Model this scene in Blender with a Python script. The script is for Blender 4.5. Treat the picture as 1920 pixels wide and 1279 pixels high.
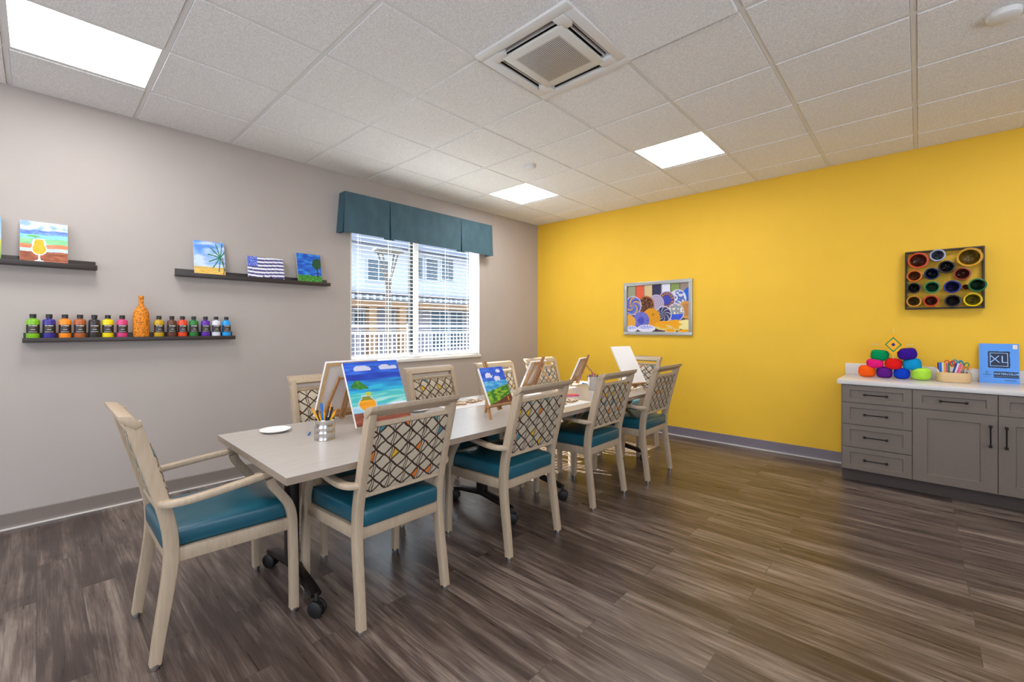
import bpy, bmesh, math, random
from math import pi, sin, cos, radians, sqrt, exp
from mathutils import Vector, Matrix, noise
random.seed(7)
for o in list(bpy.data.objects): bpy.data.objects.remove(o)
S = bpy.context.scene
COL = S.collection

# ---------------------------------------------------------------- camera
F_PX = 823.84
cd = bpy.data.cameras.new('camera'); cam = bpy.data.objects.new('camera', cd); COL.objects.link(cam)
cam.location = (4.2509, -5.1644, 1.2879)
cam.rotation_euler = (pi/2, 0, 0.7474)
cd.sensor_width = 36; cd.lens = F_PX*36/1920
cd.shift_y = -26.04/1920
cd.clip_start = .05; cd.clip_end = 200
S.camera = cam

# ---------------------------------------------------------------- world, sun, exposure
S.view_settings.view_transform = 'Standard'; S.view_settings.look = 'None'
S.view_settings.gamma = 1; S.view_settings.use_curve_mapping = False
S.view_settings.exposure = 0.62
PANEL = 12.0          # ceiling light emission
w = bpy.data.worlds.new('world'); S.world = w; w.use_nodes = True
nt = w.node_tree; nt.nodes.clear()
bg = nt.nodes.new('ShaderNodeBackground'); out = nt.nodes.new('ShaderNodeOutputWorld')
bg.inputs[0].default_value = (.60, .77, 1.0, 1); bg.inputs[1].default_value = 1.7
nt.links.new(bg.outputs[0], out.inputs[0])
sl = bpy.data.lights.new('sun', 'SUN'); sl.energy = 30; sl.angle = radians(.6); sl.color = (1, .98, .94)
sun = bpy.data.objects.new('sun', sl); COL.objects.link(sun)
_d = Vector((1, .30, -.88)); sun.rotation_euler = _d.to_track_quat('-Z', 'Y').to_euler(); sun.location = (-6, -2, 6)
def fill_light(name, loc, rot, sx, sy, e, c=(.93,.96,1)):
    l = bpy.data.lights.new(name, 'AREA'); l.shape = 'RECTANGLE'; l.size = sx; l.size_y = sy; l.energy = e; l.color = c
    o = bpy.data.objects.new(name, l); COL.objects.link(o); o.location = loc; o.rotation_euler = rot; return o
# added fill lights out of view, tilted up to brighten the ceiling
fill_light('fill_light_front', (3.6, -8.75, 1.35), (radians(90+58), 0, 0), 4.6, 1.7, 60)
fill_light('fill_light_right', (7.55, -4.9, 1.35), (radians(90+58), 0, radians(90)), 4.4, 1.7, 46)

# ---------------------------------------------------------------- helpers
def L(c):
    return tuple(((x/255)/12.92 if x/255 <= .04045 else ((x/255+.055)/1.055)**2.4) for x in c)
MATS = {}
def nodes(name):
    m = bpy.data.materials.new(name); m.use_nodes = True
    return m, m.node_tree, m.node_tree.nodes['Principled BSDF']
def mat(name, c, rough=.5, metal=0, spec=.5, var=0, scale=30, bump=0, stretch=(1,1,1), coat=0):
    """plain procedural material: base colour with a little noise variation and bump"""
    if name in MATS: return MATS[name]
    m, t, p = nodes(name)
    lin = L(c); p.inputs['Base Color'].default_value = (*lin, 1)
    p.inputs['Roughness'].default_value = rough; p.inputs['Metallic'].default_value = metal
    p.inputs['Specular IOR Level'].default_value = spec; p.inputs['Coat Weight'].default_value = coat
    if var or bump:
        tc = t.nodes.new('ShaderNodeTexCoord'); mp = t.nodes.new('ShaderNodeMapping'); mp.inputs['Scale'].default_value = stretch
        n = t.nodes.new('ShaderNodeTexNoise'); n.inputs['Scale'].default_value = scale; n.inputs['Detail'].default_value = 5
        t.links.new(tc.outputs['Object'], mp.inputs[0]); t.links.new(mp.outputs[0], n.inputs['Vector'])
        if var:
            r = t.nodes.new('ShaderNodeValToRGB')
            r.color_ramp.elements[0].position = .3; r.color_ramp.elements[1].position = .7
            r.color_ramp.elements[0].color = (*[x*(1-var) for x in lin], 1); r.color_ramp.elements[1].color = (*[min(1, x*(1+var)) for x in lin], 1)
            t.links.new(n.outputs[0], r.inputs[0]); t.links.new(r.outputs[0], p.inputs['Base Color'])
        if bump:
            b = t.nodes.new('ShaderNodeBump'); b.inputs['Strength'].default_value = bump; b.inputs['Distance'].default_value = .01
            t.links.new(n.outputs[0], b.inputs['Height']); t.links.new(b.outputs[0], p.inputs['Normal'])
    MATS[name] = m; return m
def emis(name, c, s):
    m = bpy.data.materials.new(name); m.use_nodes = True; t = m.node_tree; t.nodes.clear()
    e = t.nodes.new('ShaderNodeEmission'); o = t.nodes.new('ShaderNodeOutputMaterial')
    e.inputs[0].default_value = (*c, 1); e.inputs[1].default_value = s; t.links.new(e.outputs[0], o.inputs[0]); return m
def vcol_mat(name, rough=.6):
    if name in MATS: return MATS[name]
    m, t, p = nodes(name); a = t.nodes.new('ShaderNodeAttribute'); a.attribute_name = 'paint'
    t.links.new(a.outputs['Color'], p.inputs['Base Color']); p.inputs['Roughness'].default_value = rough
    MATS[name] = m; return m

class MB:
    def __init__(s): s.v = []; s.f = []; s.mi = []; s.m = 0
    def add(s, vs, fs, m=None):
        o = len(s.v); s.v += [tuple(v) for v in vs]; s.f += [tuple(i+o for i in f) for f in fs]
        s.mi += [s.m if m is None else m]*len(fs); return s
    def box(s, a, b, M=None, m=None):
        x0,y0,z0 = a; x1,y1,z1 = b
        vs = [Vector(p) for p in ((x0,y0,z0),(x1,y0,z0),(x1,y1,z0),(x0,y1,z0),(x0,y0,z1),(x1,y0,z1),(x1,y1,z1),(x0,y1,z1))]
        if M: vs = [M@v for v in vs]
        return s.add(vs, [(0,3,2,1),(4,5,6,7),(0,1,5,4),(1,2,6,5),(2,3,7,6),(3,0,4,7)], m)
    def sweep(s, pts, w, t, side=None, r=.25, n=2, m=None, cap=True):
        """rounded-rectangle section (w along the side vector, t across) along a polyline; w and t may be lists"""
        pts = [Vector(p) for p in pts]; k = len(pts)
        W = w if isinstance(w, (list, tuple)) else [w]*k; T = t if isinstance(t, (list, tuple)) else [t]*k
        prof = []
        for cx, cy, a0 in ((1,1,0),(-1,1,90),(-1,-1,180),(1,-1,270)):
            for i in range(n+1):
                a = radians(a0+90*i/n); prof.append((cx, cy, cos(a), sin(a)))
        P = len(prof); vs = []
        for i, p in enumerate(pts):
            tg = (pts[min(i+1,k-1)]-pts[max(i-1,0)]).normalized()
            sd = Vector(side) if side is not None else Vector((0,0,1)).cross(tg)
            sd = (sd - tg*sd.dot(tg)).normalized(); up = tg.cross(sd)
            rr = r*min(W[i], T[i])
            # keep thickness on bends
            fac = 1
            if 0 < i < k-1:
                c = (pts[i]-pts[i-1]).normalized().dot((pts[i+1]-pts[i]).normalized()); fac = 1/max(.5, sqrt((1+c)/2))
            for cx, cy, ca, sa in prof:
                a = cx*(W[i]/2-rr)+ca*rr; b = cy*(T[i]/2-rr)+sa*rr
                vs.append(p+sd*a+up*b*fac)
        fs = [(i*P+j, i*P+(j+1)%P, (i+1)*P+(j+1)%P, (i+1)*P+j) for i in range(k-1) for j in range(P)]
        if cap: fs += [tuple(range(P-1,-1,-1)), tuple(range((k-1)*P, k*P))]
        return s.add(vs, fs, m)
    def tube(s, pts, r, n=8, m=None, cap=True):
        pts = [Vector(p) for p in pts]; k = len(pts); R = r if isinstance(r, (list, tuple)) else [r]*k; vs = []
        prev = None
        for i, p in enumerate(pts):
            tg = (pts[min(i+1,k-1)]-pts[max(i-1,0)]).normalized()
            if prev is None: prev = Vector((0,0,1)) if abs(tg.z) < .9 else Vector((1,0,0))
            sd = (prev - tg*prev.dot(tg)).normalized(); prev = sd; up = tg.cross(sd)
            vs += [p + sd*R[i]*cos(2*pi*j/n) + up*R[i]*sin(2*pi*j/n) for j in range(n)]
        fs = [(i*n+j, i*n+(j+1)%n, (i+1)*n+(j+1)%n, (i+1)*n+j) for i in range(k-1) for j in range(n)]
        if cap: fs += [tuple(range(n-1,-1,-1)), tuple(range((k-1)*n, k*n))]
        return s.add(vs, fs, m)
    def lathe(s, prof, n=24, c=(0,0,0), M=None, m=None, sx=1, sy=1, top=True):
        """prof: (radius, z) from bottom to top"""
        vs = []; c = Vector(c)
        for r, z in prof: vs += [c+Vector((sx*r*cos(2*pi*j/n), sy*r*sin(2*pi*j/n), z)) for j in range(n)]
        if M: vs = [M@v for v in vs]
        k = len(prof)
        fs = [(i*n+j, i*n+(j+1)%n, (i+1)*n+(j+1)%n, (i+1)*n+j) for i in range(k-1) for j in range(n)]
        if prof[0][0] > 0: fs.append(tuple(range(n-1,-1,-1)))
        if prof[-1][0] > 0 and top: fs.append(tuple(range((k-1)*n, k*n)))
        return s.add(vs, fs, m)
    def prism(s, poly, axis, a, b, m=None, M=None):
        """extrude a 2-D polygon along an axis from a to b (poly coordinates are the two other axes in order)"""
        def mk(p, t):
            l = [p[0], p[1]]; l.insert(axis, t); v = Vector(l); return M@v if M else v
        n = len(poly); vs = [mk(p, a) for p in poly]+[mk(p, b) for p in poly]
        fs = [tuple(range(n)), tuple(range(2*n-1, n-1, -1))]+[(i, i+n, (i+1)%n+n, (i+1)%n) for i in range(n)]
        return s.add(vs, fs, m)
    def build(s, name, m, parent=None, bevel=0, smooth=False, label=None, seg=2, angle=35):
        me = bpy.data.meshes.new(name); me.from_pydata(s.v, [], s.f)
        for x in (m if isinstance(m, (list, tuple)) else [m]): me.materials.append(x)
        me.polygons.foreach_set('material_index', s.mi)
        bm = bmesh.new(); bm.from_mesh(me); bmesh.ops.recalc_face_normals(bm, faces=bm.faces)
        if bevel:
            es = [e for e in bm.edges if len(e.link_faces) == 2 and e.calc_face_angle(0) > .6]
            bmesh.ops.bevel(bm, geom=es, offset=bevel, segments=seg, affect='EDGES', profile=.5, clamp_overlap=True)
        if smooth or bevel:
            for f in bm.faces: f.smooth = True
            for e in bm.edges:
                if len(e.link_faces) == 2 and e.calc_face_angle(0) > radians(angle): e.smooth = False
        bm.to_mesh(me); bm.free(); me.update()
        o = bpy.data.objects.new(name, me); COL.objects.link(o)
        if parent: o.parent = parent
        if label: o['label'] = label
        return o

def thing(name, label, cat, loc=(0,0,0), rz=0, group=None):
    o = bpy.data.objects.new(name, None); COL.objects.link(o); o.location = loc; o.rotation_euler = (0,0,rz)
    o.empty_display_size = .05
    o['label'] = label; o['category'] = cat
    if group: o['group'] = group
    return o
def tag(o, label, cat, group=None, loc=None, rz=None, rot=None):
    o['label'] = label; o['category'] = cat
    if group: o['group'] = group
    if loc: o.location = loc
    if rz is not None: o.rotation_euler = (0,0,rz)
    if rot: o.rotation_euler = rot
    return o
def struct(o): o['kind'] = 'structure'; return o
def copy_thing(o, label=None, loc=None, rz=None, group=None):
    r = o.copy(); COL.objects.link(r)
    if label: r['label'] = label
    if loc: r.location = loc
    if rz is not None: r.rotation_euler = (0,0,rz)
    if group: r['group'] = group
    def rec(a, b):
        for ch in list(a.children):
            c = ch.copy(); COL.objects.link(c); c.parent = b; c.matrix_parent_inverse = ch.matrix_parent_inverse; rec(ch, c)
    rec(o, r); return r
def paint_grid(name, W, H, nx, ny, fn, parent, M=None, thick=.0, mname='painted_surface', rough=.6, label=None):
    """rectangle W x H in local XZ (facing -Y) whose vertex colours come from fn(u,v)->sRGB, v up"""
    vs = []; cs = []
    for j in range(ny+1):
        for i in range(nx+1):
            u = i/nx; v = j/ny; p = Vector(((u-.5)*W, 0, v*H)); vs.append(M@p if M else p); cs.append((*L(fn(u, v)), 1))
    fs = [(j*(nx+1)+i, j*(nx+1)+i+1, (j+1)*(nx+1)+i+1, (j+1)*(nx+1)+i) for j in range(ny) for i in range(nx)]
    me = bpy.data.meshes.new(name); me.from_pydata(vs, [], fs)
    a = me.color_attributes.new('paint', 'FLOAT_COLOR', 'POINT'); a.data.foreach_set('color', [x for c in cs for x in c])
    me.materials.append(vcol_mat(mname, rough)); o = bpy.data.objects.new(name, me); COL.objects.link(o)
    if parent: o.parent = parent
    if label: o['label'] = label
    return o
def text_mesh(name, txt, size, M, m, parent, extrude=.0004, shear=0, bold=0, align='CENTER', sx=1):
    c = bpy.data.curves.new(name+'_curve', 'FONT'); c.body = txt; c.size = size; c.extrude = extrude; c.shear = shear
    c.offset = bold; c.align_x = align; c.align_y = 'CENTER'; c.resolution_u = 3
    o = bpy.data.objects.new(name+'_tmp', c); COL.objects.link(o)
    bpy.context.view_layer.update()
    me = bpy.data.meshes.new_from_object(o.evaluated_get(bpy.context.evaluated_depsgraph_get()))
    bpy.data.objects.remove(o); me.name = name
    me.transform(M@Matrix.Diagonal((sx,1,1,1))); me.materials.clear(); me.materials.append(m)
    r = bpy.data.objects.new(name, me); COL.objects.link(r)
    if parent: r.parent = parent
    return r
def mixc(a, b, t): t = max(0, min(1, t)); return tuple(x+(y-x)*t for x, y in zip(a, b))
def N(x, y, z=0): return noise.noise(Vector((x, y, z)))

# ---------------------------------------------------------------- shader builders
class NB:
    """tiny node builder for maths"""
    def __init__(s, t): s.t = t
    def m(s, op, a, b=None, c=None):
        n = s.t.nodes.new('ShaderNodeMath'); n.operation = op
        for i, x in enumerate((a, b, c)):
            if x is None: continue
            if isinstance(x, (int, float)): n.inputs[i].default_value = x
            else: s.t.links.new(x, n.inputs[i])
        return n.outputs[0]
    def mix(s, f, a, b):
        n = s.t.nodes.new('ShaderNodeMix'); n.data_type = 'RGBA'
        for i, x in ((0, f), (6, a), (7, b)):
            if isinstance(x, tuple): n.inputs[i].default_value = (*x, 1)
            elif isinstance(x, (int, float)): n.inputs[i].default_value = x
            else: s.t.links.new(x, n.inputs[i])
        return n.outputs[2]

def floor_mat():
    m, t, p = nodes('vinyl_plank_floor'); b = NB(t)
    tc = t.nodes.new('ShaderNodeTexCoord')
    br = t.nodes.new('ShaderNodeTexBrick'); br.offset = .37; br.offset_frequency = 2
    br.inputs['Scale'].default_value = 1; br.inputs['Brick Width'].default_value = 1.22; br.inputs['Row Height'].default_value = .152
    br.inputs['Mortar Size'].default_value = .0012; br.inputs['Mortar Smooth'].default_value = 0
    br.inputs['Color1'].default_value = (0,0,0,1); br.inputs['Color2'].default_value = (1,1,1,1); br.inputs['Mortar'].default_value = (.5,.5,.5,1)
    t.links.new(tc.outputs['Object'], br.inputs['Vector'])
    sep = t.nodes.new('ShaderNodeSeparateXYZ'); t.links.new(tc.outputs['Object'], sep.inputs[0])
    bw = t.nodes.new('ShaderNodeSeparateColor'); t.links.new(br.outputs['Color'], bw.inputs[0])
    off = b.m('MULTIPLY', bw.outputs[0], 37.3)
    def streak(sx, sy, detail, dist=0.0):
        cb = t.nodes.new('ShaderNodeCombineXYZ')
        t.links.new(b.m('MULTIPLY', sep.outputs[0], sx), cb.inputs[0]); t.links.new(b.m('MULTIPLY', sep.outputs[1], sy), cb.inputs[1]); t.links.new(off, cb.inputs[2])
        n = t.nodes.new('ShaderNodeTexNoise'); n.inputs['Scale'].default_value = 1; n.inputs['Detail'].default_value = detail; n.inputs['Distortion'].default_value = dist
        n.inputs['Roughness'].default_value = .62
        t.links.new(cb.outputs[0], n.inputs['Vector']); return n.outputs[0]
    g1 = streak(2.2, 34, 6, .5); g2 = streak(5, 170, 3, 0); g3 = streak(1.1, 6, 3, .8)
    v = b.m('ADD', b.m('MULTIPLY', g1, .85), b.m('MULTIPLY', g2, .35)); v = b.m('ADD', v, b.m('MULTIPLY', g3, .75))
    v = b.m('ADD', v, b.m('MULTIPLY', bw.outputs[0], .17))
    r = t.nodes.new('ShaderNodeValToRGB'); e = r.color_ramp.elements
    e[0].position = .74; e[0].color = (*L((47,36,32)), 1); e[1].position = 1.32; e[1].color = (*L((147,131,119)), 1)
    mr = t.nodes.new('ShaderNodeMapRange'); mr.inputs['From Min'].default_value = .72; mr.inputs['From Max'].default_value = 1.34
    t.links.new(v, mr.inputs[0]); e[0].position = .0; e[1].position = 1
    x = e.new(.42); x.color = (*L((74,60,54)), 1); x = e.new(.66); x.color = (*L((102,87,79)), 1)
    t.links.new(mr.outputs[0], r.inputs[0])
    gap = b.m('MULTIPLY', br.outputs['Fac'], .55)
    col = b.mix(gap, r.outputs[0], L((45,36,32))); t.links.new(col, p.inputs['Base Color'])
    p.inputs['Coat Weight'].default_value = .12; p.inputs['Coat Roughness'].default_value = .25
    t.links.new(b.m('ADD', .20, b.m('MULTIPLY', g1, .22)), p.inputs['Roughness'])
    bp = t.nodes.new('ShaderNodeBump'); bp.inputs['Strength'].default_value = .22; bp.inputs['Distance'].default_value = .003
    t.links.new(b.m('SUBTRACT', v, br.outputs['Fac']), bp.inputs['Height']); t.links.new(bp.outputs[0], p.inputs['Normal'])
    return m

def fabric_mat():
    """cream woven fabric with a hand-drawn brown diamond lattice and odd coloured half diamonds"""
    m, t, p = nodes('diamond_lattice_fabric'); b = NB(t)
    tc = t.nodes.new('ShaderNodeTexCoord'); oi = t.nodes.new('ShaderNodeObjectInfo')
    n = t.nodes.new('ShaderNodeTexNoise'); n.inputs['Scale'].default_value = 22; n.inputs['Detail'].default_value = 1
    t.links.new(tc.outputs['Object'], n.inputs['Vector'])
    ns = t.nodes.new('ShaderNodeSeparateColor'); t.links.new(n.outputs['Color'], ns.inputs[0])
    sp = t.nodes.new('ShaderNodeSeparateXYZ'); t.links.new(tc.outputs['Object'], sp.inputs[0])
    seed = b.m('FLOOR', b.m('MULTIPLY', oi.outputs['Random'], 20))
    u = b.m('ADD', b.m('DIVIDE', sp.outputs[0], .078), b.m('MULTIPLY', b.m('SUBTRACT', ns.outputs[0], .5), .22))
    v = b.m('ADD', b.m('DIVIDE', sp.outputs[2], .066), b.m('MULTIPLY', b.m('SUBTRACT', ns.outputs[1], .5), .22))
    u = b.m('ADD', u, 40.18); v = b.m('ADD', v, 40.3)
    a = b.m('ADD', u, v); c = b.m('SUBTRACT', u, v)
    def tri(x): return b.m('ABSOLUTE', b.m('SUBTRACT', b.m('FRACT', b.m('ADD', x, .5)), .5))
    line = b.m('LESS_THAN', b.m('MINIMUM', tri(a), tri(c)), .075)
    ia = b.m('FLOOR', a); ic = b.m('FLOOR', c)
    odd = b.m('MODULO', b.m('ABSOLUTE', b.m('ADD', ia, ic)), 2)          # diamonds carrying vertical lines
    du = b.m('SUBTRACT', b.m('FRACT', b.m('ADD', u, .5)), .5)
    cb = t.nodes.new('ShaderNodeCombineXYZ'); t.links.new(ia, cb.inputs[0]); t.links.new(ic, cb.inputs[1]); t.links.new(seed, cb.inputs[2])
    wn = t.nodes.new('ShaderNodeTexWhiteNoise'); wn.noise_dimensions = '3D'; t.links.new(cb.outputs[0], wn.inputs['Vector'])
    hv = wn.outputs['Value']
    wv = b.m('MULTIPLY', b.m('SINE', b.m('MULTIPLY', v, 6.2832)), .05)
    dw = b.m('ADD', du, wv)
    dbl = b.m('LESS_THAN', b.m('ABSOLUTE', b.m('SUBTRACT', b.m('ABSOLUTE', dw), .065)), .026)
    dbl = b.m('MULTIPLY', dbl, odd)
    side = b.m('SUBTRACT', b.m('MULTIPLY', b.m('GREATER_THAN', b.m('FRACT', b.m('MULTIPLY', hv, 7.0)), .5), 2), 1)
    half = b.m('GREATER_THAN', b.m('MULTIPLY', dw, side), .085)
    pick = b.m('MULTIPLY', b.m('MULTIPLY', half, odd), b.m('LESS_THAN', hv, .36))
    r = t.nodes.new('ShaderNodeValToRGB'); r.color_ramp.interpolation = 'CONSTANT'; e = r.color_ramp.elements
    e[0].color = (*L((62,125,135)), 1); e[1].position = .13; e[1].color = (*L((214,116,38)), 1)
    x = e.new(.25); x.color = (*L((216,170,30)), 1)
    t.links.new(hv, r.inputs[0])
    wv2 = t.nodes.new('ShaderNodeTexNoise'); wv2.inputs['Scale'].default_value = 260; t.links.new(tc.outputs['Object'], wv2.inputs['Vector'])
    base = b.mix(wv2.outputs[0], L((178,163,140)), L((197,183,160)))
    col = b.mix(pick, base, r.outputs[0]); col = b.mix(b.m('MAXIMUM', line, dbl), col, L((58,34,28)))
    t.links.new(col, p.inputs['Base Color']); p.inputs['Roughness'].default_value = .85
    bp = t.nodes.new('ShaderNodeBump'); bp.inputs['Strength'].default_value = .15; bp.inputs['Distance'].default_value = .002
    t.links.new(wv2.outputs[0], bp.inputs['Height']); t.links.new(bp.outputs[0], p.inputs['Normal'])
    return m

def tile_mat():
    m, t, p = nodes('acoustic_tile'); b = NB(t)
    tc = t.nodes.new('ShaderNodeTexCoord')
    n = t.nodes.new('ShaderNodeTexNoise'); n.inputs['Scale'].default_value = 170; n.inputs['Detail'].default_value = 3
    t.links.new(tc.outputs['Object'], n.inputs['Vector'])
    mr = t.nodes.new('ShaderNodeMapRange'); mr.inputs['From Min'].default_value = .38; mr.inputs['From Max'].default_value = .6
    t.links.new(n.outputs[0], mr.inputs[0])
    t.links.new(b.mix(mr.outputs[0], L((222,219,216)), L((243,241,239))), p.inputs['Base Color']); p.inputs['Roughness'].default_value = .9
    bp = t.nodes.new('ShaderNodeBump'); bp.inputs['Strength'].default_value = .3; bp.inputs['Distance'].default_value = .002
    t.links.new(mr.outputs[0], bp.inputs['Height']); t.links.new(bp.outputs[0], p.inputs['Normal'])
    return m

def perf_mat():
    m, t, p = nodes('perforated_grille'); b = NB(t)
    tc = t.nodes.new('ShaderNodeTexCoord'); sp = t.nodes.new('ShaderNodeSeparateXYZ'); t.links.new(tc.outputs['Object'], sp.inputs[0])
    x = b.m('MULTIPLY', sp.outputs[0], 95); y = b.m('MULTIPLY', sp.outputs[1], 95)
    fx = b.m('SUBTRACT', b.m('FRACT', x), .5); fy = b.m('SUBTRACT', b.m('FRACT', y), .5)
    d = b.m('SQRT', b.m('ADD', b.m('MULTIPLY', fx, fx), b.m('MULTIPLY', fy, fy)))
    edge = b.m('MAXIMUM', b.m('ABSOLUTE', sp.outputs[0]), b.m('ABSOLUTE', sp.outputs[1]))
    rad = b.m('MULTIPLY', b.m('SUBTRACT', .165, edge), 22); rad = b.m('MINIMUM', b.m('MAXIMUM', rad, 0), .40)
    hole = b.m('LESS_THAN', d, rad)
    t.links.new(b.mix(hole, L((226,222,214)), L((40,32,26))), p.inputs['Base Color']); p.inputs['Roughness'].default_value = .5
    return m

def glass_mat():
    m = bpy.data.materials.new('window_glass'); m.use_nodes = True; t = m.node_tree; t.nodes.clear()
    o = t.nodes.new('ShaderNodeOutputMaterial'); mx = t.nodes.new('ShaderNodeMixShader'); tr = t.nodes.new('ShaderNodeBsdfTransparent')
    gl = t.nodes.new('ShaderNodeBsdfGlossy'); gl.inputs['Roughness'].default_value = .02; fr = t.nodes.new('ShaderNodeFresnel'); fr.inputs[0].default_value = 1.35
    tr.inputs[0].default_value = (.93,.96,.97,1)
    t.links.new(fr.outputs[0], mx.inputs[0]); t.links.new(tr.outputs[0], mx.inputs[1]); t.links.new(gl.outputs[0], mx.inputs[2]); t.links.new(mx.outputs[0], o.inputs[0])
    return m

M_floor = floor_mat(); M_fabric = fabric_mat(); M_tile = tile_mat(); M_perf = perf_mat(); M_glass = glass_mat()
M_greige = mat('greige_wall_paint', (180,170,163), .75, var=.02, scale=3, bump=.03)
M_yellow = mat('yellow_wall_paint', (240,190,50), .7, var=.02, scale=3, bump=.03)
M_white = mat('white_paint', (226,223,219), .5)
M_grid = mat('ceiling_grid_white', (225,222,218), .5)
M_base = mat('cove_base_vinyl', (128,116,108), .5)
M_toe_highlight = mat('cove_toe_highlight', (214,208,202), .4)  # near-white colour stands in for light caught on the base toe
M_dark = mat('espresso_wood', (50,40,36), .42, var=.15, scale=12, stretch=(6,1,6))
M_chairwood = mat('whitewashed_frame', (182,161,136), .42, var=.08, scale=18, stretch=(5,5,.6), bump=.04)
M_teal = mat('teal_vinyl', (22,86,103), .32, var=.05, scale=8, bump=.02, coat=.15)
M_lam = mat('pale_laminate', (184,175,168), .26, var=.03, scale=6, stretch=(8,1,1))
M_lamedge = mat('laminate_edge', (150,132,115), .5, var=.06, scale=20)
M_black = mat('black_metal', (34,29,28), .38, metal=.4)
M_caster = mat('caster_rubber', (22,20,20), .5)
M_chrome = mat('chrome', (200,198,195), .18, metal=1)
M_tin = mat('brushed_tin', (205,203,200), .25, metal=1, var=.08, scale=40, stretch=(1,1,.1))
M_cab = mat('taupe_cabinet_paint', (114,100,89), .45, var=.02)
M_handle = mat('oil_rubbed_bronze', (28,24,24), .35, metal=.6)
M_quartz = mat('white_quartz', (216,210,206), .25, var=.02, scale=60)
M_valance = mat('teal_faux_suede', (60,90,102), .75, var=.16, scale=9, bump=.08, stretch=(1,1,.6))
M_ew = mat('easel_wood', (176,128,82), .5, var=.14, scale=14, stretch=(4,4,.6))
M_pine = mat('pine_wood', (214,178,130), .5, var=.12, scale=14, stretch=(4,4,.6))
M_canvas = mat('white_canvas', (236,232,230), .8)
M_silver = mat('silver_frame', (178,176,172), .35, metal=.5)
M_blind = mat('white_blind_slat', (240,240,240), .5)
M_outlamp = mat('lamp_post_paint', (98,89,80), .5)

# ================================================================ ROOM
H = 2.8318; XR = 7.4; YB = -8.6
f = MB().box((-.15,YB-.1,-.08),(XR+.1,.15,0)); struct(f.build('floor', M_floor))
# window wall (x = 0) with its opening
WY0, WY1, WZ0, WZ1 = -3.0, -1.205, .925, 2.50
wl = MB()
wl.box((-.16,YB,0),(0,WY0,H)); wl.box((-.16,WY1,0),(0,0,H)); wl.box((-.16,WY0,0),(0,WY1,WZ0)); wl.box((-.16,WY0,WZ1),(0,WY1,H))
struct(wl.build('wall_left', M_greige))
struct(MB().box((-.16,0,0),(XR,.14,H)).build('wall_back', M_yellow))
def pierced(name, ax, pos, a0, a1, w0, w1, n):
    # wall with an added, unseen window opening and frame for the fill light
    def B(mb, u0, u1, z0, z1, d0, d1): return mb.box((d0,u0,z0),(d1,u1,z1)) if ax == 0 else mb.box((u0,d0,z0),(u1,d1,z1))
    d0, d1 = sorted((pos, pos+(.12 if ax == 0 else -.12))); k = MB()
    B(k,a0,w0,0,H,d0,d1); B(k,w1,a1,0,H,d0,d1); B(k,w0,w1,0,.5,d0,d1); B(k,w0,w1,2.3,H,d0,d1); struct(k.build(name, M_greige))
    k = MB(); m0, m1 = d0+.04, d1-.04
    B(k,w0,w0+.05,.5,2.3,m0,m1); B(k,w1-.05,w1,.5,2.3,m0,m1); B(k,w0,w1,.5,.55,m0,m1); B(k,w0,w1,2.25,2.3,m0,m1); c = (w0+w1)/2; B(k,c-.03,c+.03,.55,2.25,m0,m1)
    o_ = struct(k.build(n, M_white))
pierced('wall_right', 0, XR, YB-.12, .14, -7.2, -2.6, 'added_window_2')
pierced('wall_front', 1, YB, -.16, XR+.12, 1.2, 6.0, 'added_window_3')
# cove base: profile in (distance from wall, z)
prof = [(0,0),(.020,0),(.0195,.004),(.013,.009),(.009,.018),(.008,.030),(.0075,.101),(0,.105)]
b = MB(); b.prism([(d, z) for d, z in prof], 1, YB, 0); struct(b.build('baseboard_left', M_base, smooth=True))
b = MB(); b.prism([(-d, z) for d, z in prof], 0, 0, 3.745); struct(b.build('baseboard_back', mat('cove_base_vinyl_cool', (122,113,120), .5), smooth=True))
b = MB(); b.box((.009,YB,0),(.022,-.008,.011)); struct(b.build('toe_highlight_strip_1', M_toe_highlight, bevel=.003))  # added pale strips paint the highlight line along the base toe
b = MB(); b.box((.009,-.022,0),(3.745,-.009,.011)); struct(b.build('toe_highlight_strip_2', M_toe_highlight, bevel=.003))

# ceiling: slab, tiles and T-bar grid
T = .61; GX0 = .5695; GY0 = -.4062
xs = [0]+[GX0+T*i for i in range(12) if GX0+T*i < XR]+[XR]
ys = [0]+[GY0-T*i for i in range(14) if GY0-T*i > YB]+[YB]
# cells indexed (a,b): between xs[a-1..a], ys[b-1..b]; light cells
LIGHTS = [(2,3),(5,3),(2,9),(5,9),(8,9),(2,12),(5,12),(9,3)]
AC = (5,6)
ce = MB(); ce.box((-.16,YB,H+.03),(XR,.14,H+.12)); ceiling = struct(ce.build('ceiling', mat('plenum_dark', (70,64,60), .9)))
ti = MB()
for a in range(1, len(xs)):
    for bb in range(1, len(ys)):
        if (a,bb) in LIGHTS or (a,bb) == AC: continue
        x0, x1 = xs[a-1]+.0135, xs[a]-.0135; y1, y0 = ys[bb-1]-.0135, ys[bb]+.0135
        if x1-x0 < .02 or y1-y0 < .02: continue
        M = None
        if (a,bb) == (6,6):
            M = Matrix.Translation((x0,y0,H))@Matrix.Rotation(radians(-1.6),4,'X')@Matrix.Translation((-x0,-y0,-H))
            M = Matrix.Translation((0,0,.003))@M
        # tegular edge: back on the grid, face dropped
        ti.box((x0,y0,H-.006),(x1,y1,H+.02), M=M)
tiles = ti.build('ceiling_tiles', M_tile, ceiling, bevel=.0025, seg=1)
g = MB()
for x in xs[1:-1]: g.box((x-.012,YB,H-.001),(x+.012,0,H+.03))
for y in ys[1:-1]: g.box((0,y-.012,H-.0012),(XR,y+.012,H+.0288))
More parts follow.
